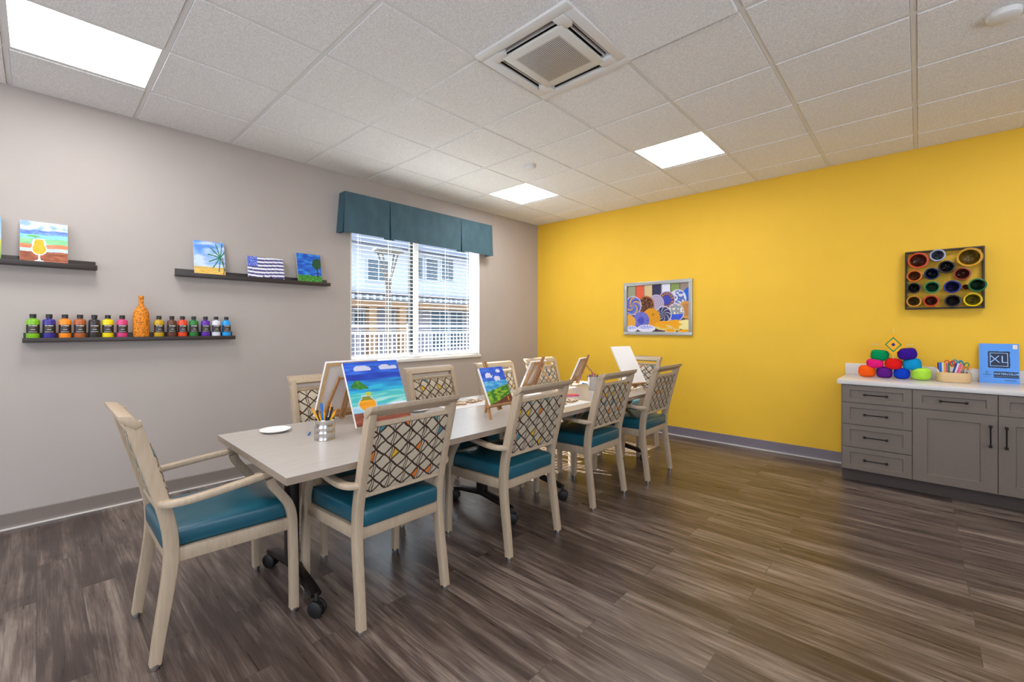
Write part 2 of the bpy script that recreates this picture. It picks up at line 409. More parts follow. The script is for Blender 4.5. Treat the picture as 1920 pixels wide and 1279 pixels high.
g.box((0,YB,H-.002),(.022,0,H+.03)); g.box((0,-.022,H-.002),(XR,0,H+.03)); g.box((XR-.022,YB,H-.002),(XR,0,H+.03))
g.build('ceiling_grid', M_grid, ceiling)
# ceiling light panels
M_em = emis('light_diffuser', (.97,.985,1), PANEL)
lp = [('square white light panel in the ceiling nearest the corner above the window'),
      ('square white light panel in the ceiling beside the yellow wall'),
      ('large bright light panel in the ceiling above the shelves at far left')]
for i, (a,bb) in enumerate(LIGHTS):
    x0, x1, y1, y0 = xs[a-1], xs[a], ys[bb-1], ys[bb]; cx, cy = (x0+x1)/2, (y0+y1)/2
    lab = lp[i] if i < 3 else 'square white ceiling light panel behind the viewpoint'
    t_ = thing('ceiling_light', lab, 'ceiling light', (cx,cy,H), group=None if i < 3 else 'ceiling light panels outside the view')
    h = .298; q = .285
    fr = MB(); fr.box((-h,-h,-.002),(h,-q,.02)); fr.box((-h,q,-.002),(h,h,.02)); fr.box((-h,-q,-.002),(-q,q,.02)); fr.box((q,-q,-.002),(h,q,.02))
    fr.build('frame', M_grid, t_)
    MB().box((-q,-q,.003),(q,q,.012)).build('diffuser', M_em, t_, label='glowing white diffuser')

# air conditioning cassette
ac = thing('ceiling_air_cassette', 'white square air conditioner cassette with perforated grille in the ceiling', 'air conditioner', (2.722,-3.165,H-.020))
o = .318; q = .262
fr = MB()
for (x0,y0,x1,y1) in ((-o,-o,o,-q),(-o,q,o,o),(-o,-q,-q,q),(q,-q,o,q)): fr.box((x0,y0,0),(x1,y1,.022))
fr.build('frame', M_white, ac, bevel=.004)
MB().box((-.27,-.27,.03),(.27,.27,.045)).build('inner_housing', mat('dark_housing', (60,50,42), .7), ac)
gp = MB().box((-.205,-.205,-.004),(.205,.205,.012)); gp.build('grille', M_perf, ac, bevel=.003)
for k in range(4):
    M = Matrix.Rotation(k*pi/2,4,'Z')
    MB().box((-.19,.2205,.010),(.19,.2225,.030),M=M).build('vent_divider', M_white, ac)
    l = MB().box((-.188,.238,.019),(.188,.245,.021), M=M)
    l.build('louvre', M_white, ac)
    c = MB().prism([(.19,.19),(.262,.19),(.262,.262),(.19,.262),(.165,.245),(.165,.215)], 2, -.002, .03, M=M); c.build('corner_cover', M_white, ac, bevel=.003)
for i, (x, y, r, lab) in enumerate([(1.528,-1.979,.052,'small round white ceiling detector above the table'),(4.555,-1.95,.062,'round white ceiling detector above the cabinets at upper right')]):
    d = MB().lathe([(0,-.03),(r*.75,-.03),(r*.95,-.024),(r,-.012),(r,0)], 32); d = d.build('ceiling_detector', M_white, smooth=True)
    tag(d, lab, 'detector', loc=(x,y,H-.006))

# ================================================================ WINDOW
wf = MB(); X0, X1 = -.15, -.10
wf.box((X0,WY0,WZ0),(X1,WY0+.05,WZ1)); wf.box((X0,WY1-.05,WZ0),(X1,WY1,WZ1)); wf.box((X0,WY0,WZ0),(X1,WY1,WZ0+.045)); wf.box((X0,WY0,WZ1-.05),(X1,WY1,WZ1))
wf.box((X0,-2.175,WZ0),(X1+.005,-2.105,WZ1))
win = struct(wf.build('window_1', M_white, bevel=.004))
ds = MB().box((X0+.004,-2.212,WZ0+.045),(X1-.004,-2.175,WZ1-.05)); ds.build('meeting_stile', mat('grey_weatherstrip', (58,62,64), .5), win, label='dark grey sliding sash stile')
MB().box((-.128,WY0+.05,WZ0+.045),(-.124,-2.205,WZ1-.05)).build('pane', M_glass, win)
MB().box((-.128,-2.105,WZ0+.045),(-.124,WY1-.05,WZ1-.05)).build('pane', M_glass, win)
# jamb lining and sill
jl = MB(); jl.box((-.10,WY0,WZ0),(0.001,WY0+.012,WZ1)); jl.box((-.10,WY1-.012,WZ0),(0.001,WY1,WZ1)); jl.box((-.10,WY0,WZ1-.012),(0.001,WY1,WZ1))
jl.build('jamb_lining', M_white, win)
MB().box((-.10,WY0-.01,WZ0-.028),(.022,WY1+.01,WZ0+.004)).build('sill', M_white, win, bevel=.004)

bl = thing('window_blind', 'white horizontal slat blind hanging open in the window', 'window blind', (-.045,0,0))
sm = MB(); z = WZ0+.065; tilt = radians(9)
while z < WZ1-.06:
    M = Matrix.Translation((0,0,z))@Matrix.Rotation(tilt,4,'Y')
    n = 4
    ps = [(-.0155+.031*i/n, .0022*(1-((i-n/2)/(n/2))**2)) for i in range(n+1)]
    poly = ps+[(x, zz-.0022) for x, zz in reversed(ps)]
    sm.prism(poly, 1, WY0+.02, WY1-.018, M=M); z += .0445
sm.build('slats', M_blind, bl)
MB().box((-.025,WY0+.02,WZ0+.012),(.025,WY1-.018,WZ0+.034)).build('bottom_rail', M_blind, bl, bevel=.003)
MB().box((-.028,WY0+.016,WZ1-.055),(.028,WY1-.016,WZ1-.012)).build('head_rail', M_blind, bl, bevel=.003)
for y in (-2.88,-2.52,-2.12,-1.72,-1.36):
    c = MB()
    for x in (-.026,.026): c.box((x-.0008,y-.001,WZ0+.03),(x+.0008,y+.001,WZ1-.05))
    c.build('ladder_cord', M_blind, bl)

# valance with pleats
va = thing('window_valance', 'teal fabric box pleated valance over the window', 'valance', (0,0,0))
VY0, VY1, VZ0, VZ1, VX = -3.115, -1.10, 2.225, 2.625, .125
pl = [VY0, -2.62, -1.63, VY1]
for i in range(3):
    a, bb = pl[i], pl[i+1]; m_ = MB(); ny, nz = 16, 8; vs = []
    for layer in (0,1):
        for j in range(nz+1):
            for k in range(ny+1):
                u = k/ny; v = j/nz
                y = a+(bb-a)*u; fl = (1-v)
                e0 = .012*fl if i > 0 else -.018*fl; e1 = -.012*fl if i < 2 else .018*fl
                y += e0*(1-u)+e1*u
                x = VX+.006*fl+.004*N(y*5,v*3,i)+ .003*sin(u*pi)*fl - layer*.008
                vs.append((x, y, VZ0+(VZ1-VZ0)*v))
    q = (nz+1)*(ny+1); fs = []
    for j in range(nz):
        for k in range(ny):
            s0 = j*(ny+1)+k; fs += [(s0,s0+1,s0+ny+2,s0+ny+1),(q+s0,q+s0+ny+1,q+s0+ny+2,q+s0+1)]
    for k in range(ny):
        fs += [(k,k+q,k+1+q,k+1),(nz*(ny+1)+k,nz*(ny+1)+k+1,nz*(ny+1)+k+1+q,nz*(ny+1)+k+q)]
    for j in range(nz):
        for k in (0,ny):
            s0 = j*(ny+1)+k; fs.append((s0,s0+ny+1,s0+ny+1+q,s0+q))
    m_.add(vs, fs); m_.build('fabric_panel', M_valance, va, smooth=True)
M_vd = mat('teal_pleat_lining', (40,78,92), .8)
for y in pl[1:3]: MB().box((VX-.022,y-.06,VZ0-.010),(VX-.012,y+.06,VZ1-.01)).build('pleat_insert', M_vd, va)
MB().prism([(.001,VY0+.004),(VX,VY0+.004),(VX,VY0-.002),(.001,VY0-.002)],2,VZ0,VZ1).build('side_return', M_valance, va)
sp_ = MB(); sp_.add([(.001,VY0-.002,VZ1),(VX-.01,VY0-.002,VZ1),(VX-.01,VY0-.03,VZ0),(.001,VY0-.035,VZ0),(.001,VY0+.006,VZ1),(VX-.01,VY0+.006,VZ1),(VX-.01,VY0-.02,VZ0),(.001,VY0-.025,VZ0)],
    [(0,1,2,3),(4,7,6,5),(0,3,7,4),(1,5,6,2),(3,2,6,7),(0,4,5,1)]); sp_.build('side_return', M_valance, va)
MB().prism([(.001,VY1-.004),(VX,VY1-.004),(VX,VY1+.002),(.001,VY1+.002)],2,VZ0,VZ1).build('side_return', M_valance, va)
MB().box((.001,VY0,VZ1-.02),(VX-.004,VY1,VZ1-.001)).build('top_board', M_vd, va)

# ================================================================ OUTSIDE
struct(MB().box((-40,-30,-.35),(-.17,45,-.1)).build('courtyard_ground', mat('concrete_paving', (96,96,90), .9, var=.05, scale=2)))
M_stuc = mat('pale_stucco', (218,216,222), .9, var=.03, scale=2); M_gst = mat('lilac_grey_stucco', (172,166,176), .9)
M_beige = mat('terracotta_beige_stucco', (192,146,108), .9); M_owin = mat('outdoor_window_glass', (84,104,118), .3)
M_trim = mat('outdoor_white_trim', (206,206,212), .6)
bd = thing('courtyard_building', 'pale two storey building seen through the window blind', 'building', (-14,5,-.1))
def bp(n, m_, y0, y1, z0, z1, x0=-.3, x1=0, par=None):
    return MB().box((x0,y0-5,z0+.1),(x1,y1-5,z1+.1)).build(n, m_, par or bd)
bp('upper_wall', M_stuc, -12, 24, 2.7, 5.7); bp('lower_wall', M_gst, -12, 24, -.1, 2.7)
bp('eave', mat('eave_grey', (160,160,172), .8), -12, 24, 5.0, 5.25, x1=.7)
roof = bp('roof', mat('roof_tile', (150,120,105), .9), -12, 24, 5.7, 6.0, x0=-4, x1=.9)
def owin(y0, y1, z0, z1, mull=True):
    w_ = bp('window', M_trim, y0-.1, y1+.1, z0-.1, z1+.1, 0, .05)
    bp('pane', M_owin, y0, y1, z0, z1, .05, .06, w_)
    if mull: bp('mullion', M_trim, (y0+y1)/2-.03, (y0+y1)/2+.03, z0, z1, .06, .07, w_); 
    return w_
owin(4.95,5.97,3.45,4.35); owin(7.35,7.88,3.7,4.75,False); owin(8.15,8.82,3.7,4.75,False); owin(9.13,9.85,3.75,4.85,False)
for y in (7.35,8.15,9.13): pass
owin(4.3,5.15,1.4,1.98); owin(6.37,7.3,1.45,1.9); owin(8.45,9.48,.26,2.13); owin(9.7,10.5,.26,2.1); owin(2.2,3.2,1.4,1.98)
pg = thing('pergola', 'beige pergola walkway with white rafter tails in front of the building', 'pergola', (-13,5,-.1))
def pp(n, m_, y0, y1, z0, z1, x0, x1): return MB().box((x0,y0-5,z0+.1),(x1,y1-5,z1+.1)).build(n, m_, pg)
pp('beam', M_beige, -4, 18, 2.15, 2.45, -.3, 0)
pp('top_board', mat('pergola_top', (150,140,142), .8), -4, 18, 2.72, 2.8, -.7, .1)
y = -3.8
while y < 17:
    M = Matrix.Translation((0,y-5,2.68))@Matrix.Rotation(radians(0),4,'X')
    MB().box((-.9,-.06,-.12),(.35,.06,.07),M=M).build('rafter', M_trim, pg); y += .32
for y in (-2,1.6,4.65,6.15,9.65+1.5,14): pp('post', M_beige, y-.18, y+.18, -.1, 2.15, -.3, 0)
lpst = thing('street_lamp', 'grey courtyard lamp post with flared open head outside the window', 'lamp post', (-6,1.105,-.1))
MB().lathe([(.10,0),(.10,.35),(.078,.4),(.072,2.5),(.09,2.52),(.09,2.62),(0,2.62)],20).build('pole', M_outlamp, lpst, smooth=True)
for k in range(4):
    a = k*pi/2+.5
    MB().tube([(.05*cos(a),.05*sin(a),2.6),(.31*cos(a),.31*sin(a),3.36)], .022, 6).build('head_arm', M_outlamp, lpst)
MB().lathe([(0,3.34),(.30,3.34),(.40,3.37),(.40,3.42),(.15,3.46),(0,3.46)],28).build('lamp_shade', mat('lamp_cap', (140,138,136), .5), lpst, smooth=True)
fn = thing('picket_fence', 'white metal railing fence outside the window', 'fence', (-4,0,-.1))
MB().box((-.03,-6,1.38),(.03,9,1.44)).build('top_rail', M_trim, fn); MB().box((-.02,-6,1.26),(.02,9,1.29)).build('middle_rail', M_trim, fn); MB().box((-.02,-6,.15),(.02,9,.19)).build('bottom_rail', M_trim, fn)
fb = MB(); y = -5.9
while y < 9: fb.box((-.009,y-.009,.15),(.009,y+.009,1.28)); y += .105
fb.build('balusters', M_trim, fn)
for y in (-4.4,-2,.4,2.8,5.2,7.6): MB().box((-.035,y-.035,0),(.035,y+.035,1.46)).build('fence_post', M_trim, fn)

# ================================================================ SHELVES
def ledge(label, y0, y1, z, dep=.092, mir=0):
    t_ = thing('picture_ledge', label, 'shelf', (0,(y0+y1)/2,z)); h = (y1-y0)/2
    MB().box((.0005,-h+.004,.0),(.014,h-.004,.062)).build('back_plate', M_dark, t_, bevel=.0015)
    MB().box((.014,-h,.0),(dep-.012,h,.014)).build('shelf_board', M_dark, t_, bevel=.0015)
    MB().box((dep-.012,-h,.0),(dep,h,.030)).build('front_lip', M_dark, t_, bevel=.002)
    return t_
SZ1, SZ3 = 1.683, 1.188
ledge('dark brown picture ledge with the orange drink painting, cut by the left edge', -6.07, -4.885, SZ1)
ledge('dark brown picture ledge with three small paintings left of the window', -4.445, -3.245, SZ1)
ledge('dark brown ledge holding the row of paint bottles', -5.232, -4.05, SZ3)

# ---- paintings (vertex-painted canvas faces)
def hurricane(u, v, cx, cy, s, base, juice=(246,160,24), outline=(245,240,235)):
    x = (u-cx)/s; y = (v-cy)/s; c = base
    bowl = (x/.155)**2+((y-.02)/.14)**2; up = abs(x) < .085+.03*cos((y-.15)*16) and .1 < y < .26
    if bowl < 1.25 or (abs(x) < .125+.03*cos((y-.15)*16) and .1 < y < .275): c = outline
    if bowl < .95 or up: c = mixc(juice, (250,190,30), .5+.6*N(x*9,y*25))
    if abs(x) < .022+.09*max(0,(-.22-y))*3.2 and -.30 < y < -.10: c = outline
    if (x/.12)**2+((y+.30)/.045)**2 < 1: c = outline
    return c
def art_sunset(u, v):
    n = N(u*4, v*24, 1)*.5+N(u*10, v*50, 3)*.3; w = v+.02*N(u*3, 0, 5)-.02*(u-.5)
    if w > .80: c = mixc((150,180,240), (235,238,250), .5+1.6*N(u*5,v*9,2))
    elif w > .70: c = mixc((70,105,220), (160,190,245), .35+n)
    elif w > .60: c = mixc((120,190,245), (150,215,250), .5+n)
    elif w > .47: c = mixc((110,190,130), (165,220,165), .5+n)
    elif w > .37: c = mixc((220,115,70), (240,150,115), .5+n)
    elif w > .29: c = mixc((160,205,235), (215,235,245), .5+n)
    else: c = mixc((125,62,35), (190,105,70), .45+1.4*n)
    if ((u-.27)/.13)**2+((v-.635)/.035)**2 < 1 and v > .625: c = (110,185,60)
    if abs(u-(.31+(.6-v)*.6)) < .012 and .53 < v < .62: c = (40,40,20)
    if abs(u-.43) < .05 and .53 < v < .59: c = (235,205,40)
    return hurricane(u, v, .39, .33, .95, c)
def art_palm(u, v):
    c = mixc((95,150,232), (205,222,245), .25+.9*(1-v)+1.1*N(u*3,v*9,4)) if v > .26 else mixc((226,170,60), (240,205,120), .5+N(u*6,v*30))
    if v < .26-.05*(u) and v > .2: c = (220,180,90)
    hx, hy = .86, .56
    for k in range(9):
        a = radians(50+k*30); dx, dy = u-hx, v-hy; r = sqrt(dx*dx+dy*dy); an = math.atan2(dy, dx)
        da = abs((an-a+pi)%(2*pi)-pi)
        if r < .42 and da*r < .018+.01*N(u*60,v*60): c = (40,120,90)
    if abs(u-(.93+.03*sin(v*6))) < .016 and .02 < v < .56: c = (120,85,60)
    return c
def art_flag(u, v):
    w = v+.03*sin(u*5)
    k = int(w*13)
    c = (240,240,248) if k % 2 == 0 else (70,60,120)
    if N(u*30,v*40) > .35: c = mixc(c, (200,205,235), .5)
    if u < .27 and v > .58: c = (50,85,200) if N(u*70,v*70,2) < .25 else (220,225,250)
    if v < .10+.05*abs(N(u*14,0,9))+(.07 if abs(u-.62) < .03 or abs(u-.42) < .02 else 0) and abs(u-.5) < .46: c = (45,35,60)
    if v < .05: c = (210,205,220)
    return c
def art_tree(u, v):
    c = mixc((20,80,190), (60,150,235), .35+1.2*N(u*4,v*16,1)) if v > .27+.02*N(u*8,0) else mixc((30,110,35), (90,165,50), .5+1.5*N(u*9,v*30))
    if ((u-.83)/.2)**2+((v-.67)/.19)**2 < 1+.5*N(u*14,v*14): c = mixc((15,60,35), (40,100,50), .5+N(u*30,v*30))
    if abs(u-.83) < .025+.06*max(0,.3-v) and .22 < v < .55: c = (60,35,25)
    return c
def art_landscape(u, v):
    c = mixc((25,70,200), (60,120,225), .5+N(u*4,v*8)) if v > .62 else mixc((40,150,225), (120,200,235), .4+1.5*N(u*5,v*12,3))
    for cx, cy, a, b2 in ((.28,.78,.17,.07),(.62,.68,.13,.07),(.75,.88,.09,.05)):
        if ((u-cx)/a)**2+((v-cy)/b2)**2 < 1+.9*N(u*12,v*12,7): c = (225,225,245)
    hill = .34+.16*u
    if v < hill+.02*N(u*9,1): c = mixc((50,120,30), (150,195,40), .5+1.6*N(u*6,v*18,5))
    if v < .02+.25*max(0,u-.1)**1.2: c = mixc((85,42,28), (130,68,40), .5+N(u*20,v*20))
    if abs(u-.83) < .02 and .04 < v < .16: c = (235,150,30)
    return c
def art_beach(u, v):
    n = N(u*3, v*22, 2)
    if v > .80: c = mixc((20,70,190), (60,120,225), .5+n)
    elif v > .70: c = mixc((15,50,160), (30,80,195), .5+n)
    elif v > .50: c = mixc((10,100,190), (40,180,215), (.72-v)*5+n)
    elif v > .30: c = mixc((70,190,190), (170,225,220), .3+1.5*n)
    elif v > .20: c = mixc((120,190,225), (225,238,245), .5+1.5*n)
    else: c = mixc((120,58,42), (165,88,62), .5+1.6*n)
    for cx, cy, a, b2 in ((.31,.885,.15,.06),(.76,.885,.18,.05)):
        if ((u-cx)/a)**2+((v-cy)/b2)**2 < 1+.9*N(u*9,v*9,7) and v > cy-.035: c = (205,205,225)
    for cx, cy in ((.12,.87),(.5,.91),(.56,.9)):
        if abs(v-cy-abs(u-cx)*.35) < .006 and abs(u-cx) < .03: c = (25,40,90)
    if .56 < v < .705 and u < .16+.3*(.66-abs(v-.6)-.0) and abs(u-.17) < .17*(1-(v-.58)/.15) and v > .58-.25*(u-.1): c = mixc((35,110,40), (70,150,40), .5+N(u*20,v*20))
    x, y = u-.27, v-.32
    if (x/.155)**2+(y/.115)**2 < 1.1: c = (190,215,225)
    if (x/.145)**2+(y/.105)**2 < 1: c = mixc((240,150,10), (250,175,20), .5+N(u*5,v*20)) if y < .062 else (140,140,40)
    if abs(x) < .088 and .085 < y < .15: c = (190,215,225)
    if abs(x) < .075 and .08 < y < .125: c = (140,140,40)
    if abs(x-.05) < .04+.2*(y-.15) and .13 < y < .185: c = (190,200,40)
    if abs(x) < .02 and -.2 < y < -.1: c = (205,190,190)
    return c
def art_edge(u, v): return mixc((170,205,250), (120,170,245), v*2-1) if v > .52 else mixc((210,205,50), (90,150,50), 1-v*2)
def art_plates(u, v):
    c = (60,50,70)
    cols = [(150,150,120),(225,90,60),(215,185,140),(50,50,80),(225,225,240),(130,150,80),(150,130,120)]
    if v > .62: c = cols[int(u*7) % 7]; c = mixc(c, (60,50,60), .4 if (u*7) % 1 < .12 else 0)
    # bottom goods
    if v < .12: c = (70,50,50) if .45 < u < .52 else c
    pls = [(1.02,.74,.115,.17,'blue'),(.83,.68,.13,.19,'bw'),(.66,.66,.13,.19,'mix'),(.49,.60,.13,.19,'swirl'),(.32,.57,.145,.2,'brown'),(.1,.57,.15,.21,'multi'),
           (.97,.45,.14,.18,'gold2'),(.80,.40,.13,.19,'bf'),(.61,.36,.13,.18,'dk'),(.41,.28,.15,.22,'gold'),(.24,.24,.14,.19,'fan'),(.0,.2,.15,.18,'gold3')]
    for cx, cy, a, b2, k in pls:
        x, y = (u-cx)/a, (v-cy)/b2; r = sqrt(x*x+y*y); an = math.atan2(y, x)
        if r > 1: continue
        rim = r > .9
        if k == 'blue': c = (20,100,210)
        elif k == 'bw': c = (215,215,225) if rim or N(x*4,y*4,1) > .0 else (90,110,180)
        elif k == 'mix': c = (200,180,210) if rim else ((200,140,60) if int(an*5) % 2 and .6 < r < .8 else (90,60,110) if r > .5 else (60,70,170))
        elif k == 'swirl': c = mixc((200,185,200), (150,135,170), .5+.5*sin(r*26))
        elif k == 'brown': c = (170,100,50) if r > .85 else ((150,90,40) if N(x*7,y*7,4) > .15 else (70,40,30))
        elif k == 'multi': c = (190,180,220) if rim else [(70,110,210),(160,110,150),(200,170,80),(90,70,140)][int(an*3+r*7) % 4]
        elif k == 'gold2': c = (215,150,70) if r > .7 else (190,130,70)
        elif k == 'bf': c = (205,195,210) if rim else ((60,90,210) if y < -.2 else (150,150,160) if N(x*4,y*4,8) < .15 else (235,225,200))
        elif k == 'dk': c = (215,210,225) if rim else [(60,55,110),(150,150,170),(40,40,60)][int(an*4+r*5) % 3]
        elif k == 'gold': c = (222,150,14) if not (abs(x-.2) < .18 and abs(y-.4) < .12 and N(x*22,y*22) > .1) else (60,40,20)
        elif k == 'fan': c = (130,130,200) if int(an*16) % 2 and r > .4 else (70,75,180)
        elif k == 'gold3': c = (225,160,50)
    for cx, cy, a, b2, k in [(.08,.06,.1,.07,0),(.33,.07,.15,.08,0),(.62,.13,.16,.1,1),(.8,.16,.16,.09,1),(.72,.02,.09,.05,1),(.82,.1,.07,.07,1),(.97,.2,.12,.05,2),(.97,.1,.12,.06,2),(.95,.01,.12,.04,1)]:
        x, y = (u-cx)/a, (v-cy)/b2; r = sqrt(x*x+y*y)
        if r < 1:
            c = (((80,110,210) if int(math.atan2(y,x)*4) % 2 else (225,225,240)) if r < .8 and y > -.1 else (225,220,240)) if k == 0 else ((240,165,20) if y > -.2 or k == 1 and r < .6 else (225,200,120)) if k == 1 else (240,225,150)
    return c
def canvas(label, W, Hh, fn, loc, rz, lean, nx=72, dep=.016, name='canvas_painting', group=None, parent=None, back=False):
    """canvas whose lower front edge is at the origin; leaning back by `lean`, facing local -Y"""
    t_ = thing(name, label, 'painting', loc, rz, group)
    M = Matrix.Rotation(-lean, 4, 'X')
    if back:       # open stretcher at the back
        k = MB(); q = .003
        k.box((-W/2,0,0),(W/2,.002,Hh),M=M); k.box((-W/2,.002,0),(W/2,dep,q),M=M); k.box((-W/2,.002,Hh-q),(W/2,dep,Hh),M=M); k.box((-W/2,.002,q),(-W/2+q,dep,Hh-q),M=M); k.box((W/2-q,.002,q),(W/2,dep,Hh-q),M=M)
        k.build('canvas_sheet', M_canvas, t_)
        s = MB(); e = .026
        s.box((-W/2+q,.002,q),(W/2-q,dep-.001,e),M=M); s.box((-W/2+q,.002,Hh-e),(W/2-q,dep-.001,Hh-q),M=M); s.box((-W/2+q,.002,e),(-W/2+e,dep-.001,Hh-e),M=M); s.box((W/2-e,.002,e),(W/2-q,dep-.001,Hh-e),M=M)
        s.build('stretcher_bars', M_pine, t_)
    else:
        k = MB().box((-W/2,0,0),(W/2,dep,Hh),M=M); k.build('canvas_board', M_canvas, t_)
    if fn: 
        paint_grid('painted_face', W-.001, Hh-.001, nx, int(nx*Hh/W), fn, t_, M@Matrix.Translation((0,-.0008,.0005)), label=None)
    return t_
RW = pi/2        # facing +X: local -Y -> +X
LN = radians(11)
def shelf_canvas(label, W, Hh, fn, y, nx=64): canvas(label, W, Hh, fn, (.076, y, SZ1+.0145), RW, LN, nx, .004)
shelf_canvas('small painting of an orange drink in a stemmed glass on the left ledge', .215, .285, art_sunset, -5.135, 90)
shelf_canvas('sliver of a blue and green painting at the left edge of the photo', .215, .285, art_edge, -5.428, 16)
shelf_canvas('small beach painting with palm fronds on the ledge left of the window', .212, .290, art_palm, -4.222, 80)
shelf_canvas('small blue and white striped flag painting on the ledge', .292, .205, art_flag, -3.805, 90)
shelf_canvas('small painting of a dark tree on green grass at the ledge right end', .222, .285, art_tree, -3.43, 80)

# ---- paint bottles
def label_art(u, v):
    c = (38,28,26)
    if .80 < v < .91 and .25 < u < .75 and N(u*60,v*8) > -.25: c = (225,220,215)
    if .62 < v < .67 and .35 < u < .65: c = (150,120,90)
    if .38 < v < .46 and .36 < u < .64: c = (170,165,160)
    if .10 < v < .17 and .25 < u < .75: c = (190,185,180)
    return c
def make_bottle(color, label, y):
    t_ = thing('paint_bottle', label, 'paint bottle', (.056, y, SZ3+.0145), RW, 'row of paint bottles on the lower ledge')
    m_ = mat('paint_'+'_'.join(str(c) for c in color), color, .3)
    r = .0305
    MB().lathe([(r*.94,0),(r,.004),(r,.124),(r*.97,.130),(r*.85,.135),(r*.5,.138),(.0125,.140),(.0125,.147)], 28, sx=1, sy=.85).build('bottle_body', m_, t_, smooth=True)
    MB().lathe([(.0155,.145),(.0155,.166),(.0145,.170),(0,.170)], 20).build('cap', mat('black_cap', (30,27,27), .4), t_, smooth=True)
    # wrapped label
    vs = []; cs = []; nx, ny = 26, 20
    for j in range(ny+1):
        for i in range(nx+1):
            a = radians(-90-72+144*i/nx); vs.append(((r+.0006)*cos(a), .85*(r+.0008)*sin(a), .046+.055*j/ny)); cs += [*L(label_art(i/nx, j/ny)), 1]
    fs = [(j*(nx+1)+i, j*(nx+1)+i+1, (j+1)*(nx+1)+i+1, (j+1)*(nx+1)+i) for j in range(ny) for i in range(nx)]
    me = bpy.data.meshes.new('label_wrap'); me.from_pydata(vs, [], fs); a = me.color_attributes.new('paint', 'FLOAT_COLOR', 'POINT'); a.data.foreach_set('color', cs)
    me.materials.append(vcol_mat('printed_label', .4)); o_ = bpy.data.objects.new('label_wrap', me); COL.objects.link(o_); o_.parent = t_
    for p_ in me.polygons: p_.use_smooth = True
    return t_
BT = [((125,185,25),'lime green',-5.186),((58,44,140),'dark indigo',-5.114),((250,140,25),'bright orange',-5.041),((176,92,42),'copper brown',-4.969),((52,42,38),'black',-4.898),
      ((240,212,0),'bright yellow',-4.829),((214,62,122),'magenta pink',-4.753),((200,158,20),'mustard gold',-4.545),((98,58,40),'dark chocolate brown',-4.467),((232,72,34),'red orange',-4.401),
      ((40,124,50),'forest green',-4.329),((96,40,160),'violet',-4.251),((225,222,232),'white',-4.179),((30,158,232),'sky blue',-4.107)]
for c, n_, y in BT: make_bottle(c, n_+' paint bottle with black cap on the lower ledge', y)
wb = thing('decorated_wine_bottle', 'tall mottled orange wine bottle in the middle of the paint bottles', 'bottle', (.052,-4.648,SZ3+.0145), RW)
M_wb = mat('mottled_orange', (238,142,20), .6)
_t = M_wb.node_tree; _p = _t.nodes['Principled BSDF']; _n = _t.nodes.new('ShaderNodeTexNoise'); _n.inputs['Scale'].default_value = 90; _r = _t.nodes.new('ShaderNodeValToRGB')
_c = _t.nodes.new('ShaderNodeTexCoord'); _t.links.new(_c.outputs['Object'], _n.inputs['Vector'])
_r.color_ramp.elements[0].position = .34; _r.color_ramp.elements[0].color = (*L((150,84,14)),1); _r.color_ramp.elements[1].position = .56; _r.color_ramp.elements[1].color = (*L((240,142,16)),1)
_t.links.new(_n.outputs[0], _r.inputs[0]); _t.links.new(_r.outputs[0], _p.inputs['Base Color'])
MB().lathe([(.044,0),(.047,.006),(.047,.165),(.045,.19),(.036,.215),(.022,.232),(.0145,.25),(.0138,.30)], 32, sy=.8).build('glass_body', M_wb, wb, smooth=True)
MB().lathe([(.0138,.298),(.0155,.299),(.0155,.314),(.012,.315),(0,.315)], 20).build('neck_rim', M_wb, wb, smooth=True)

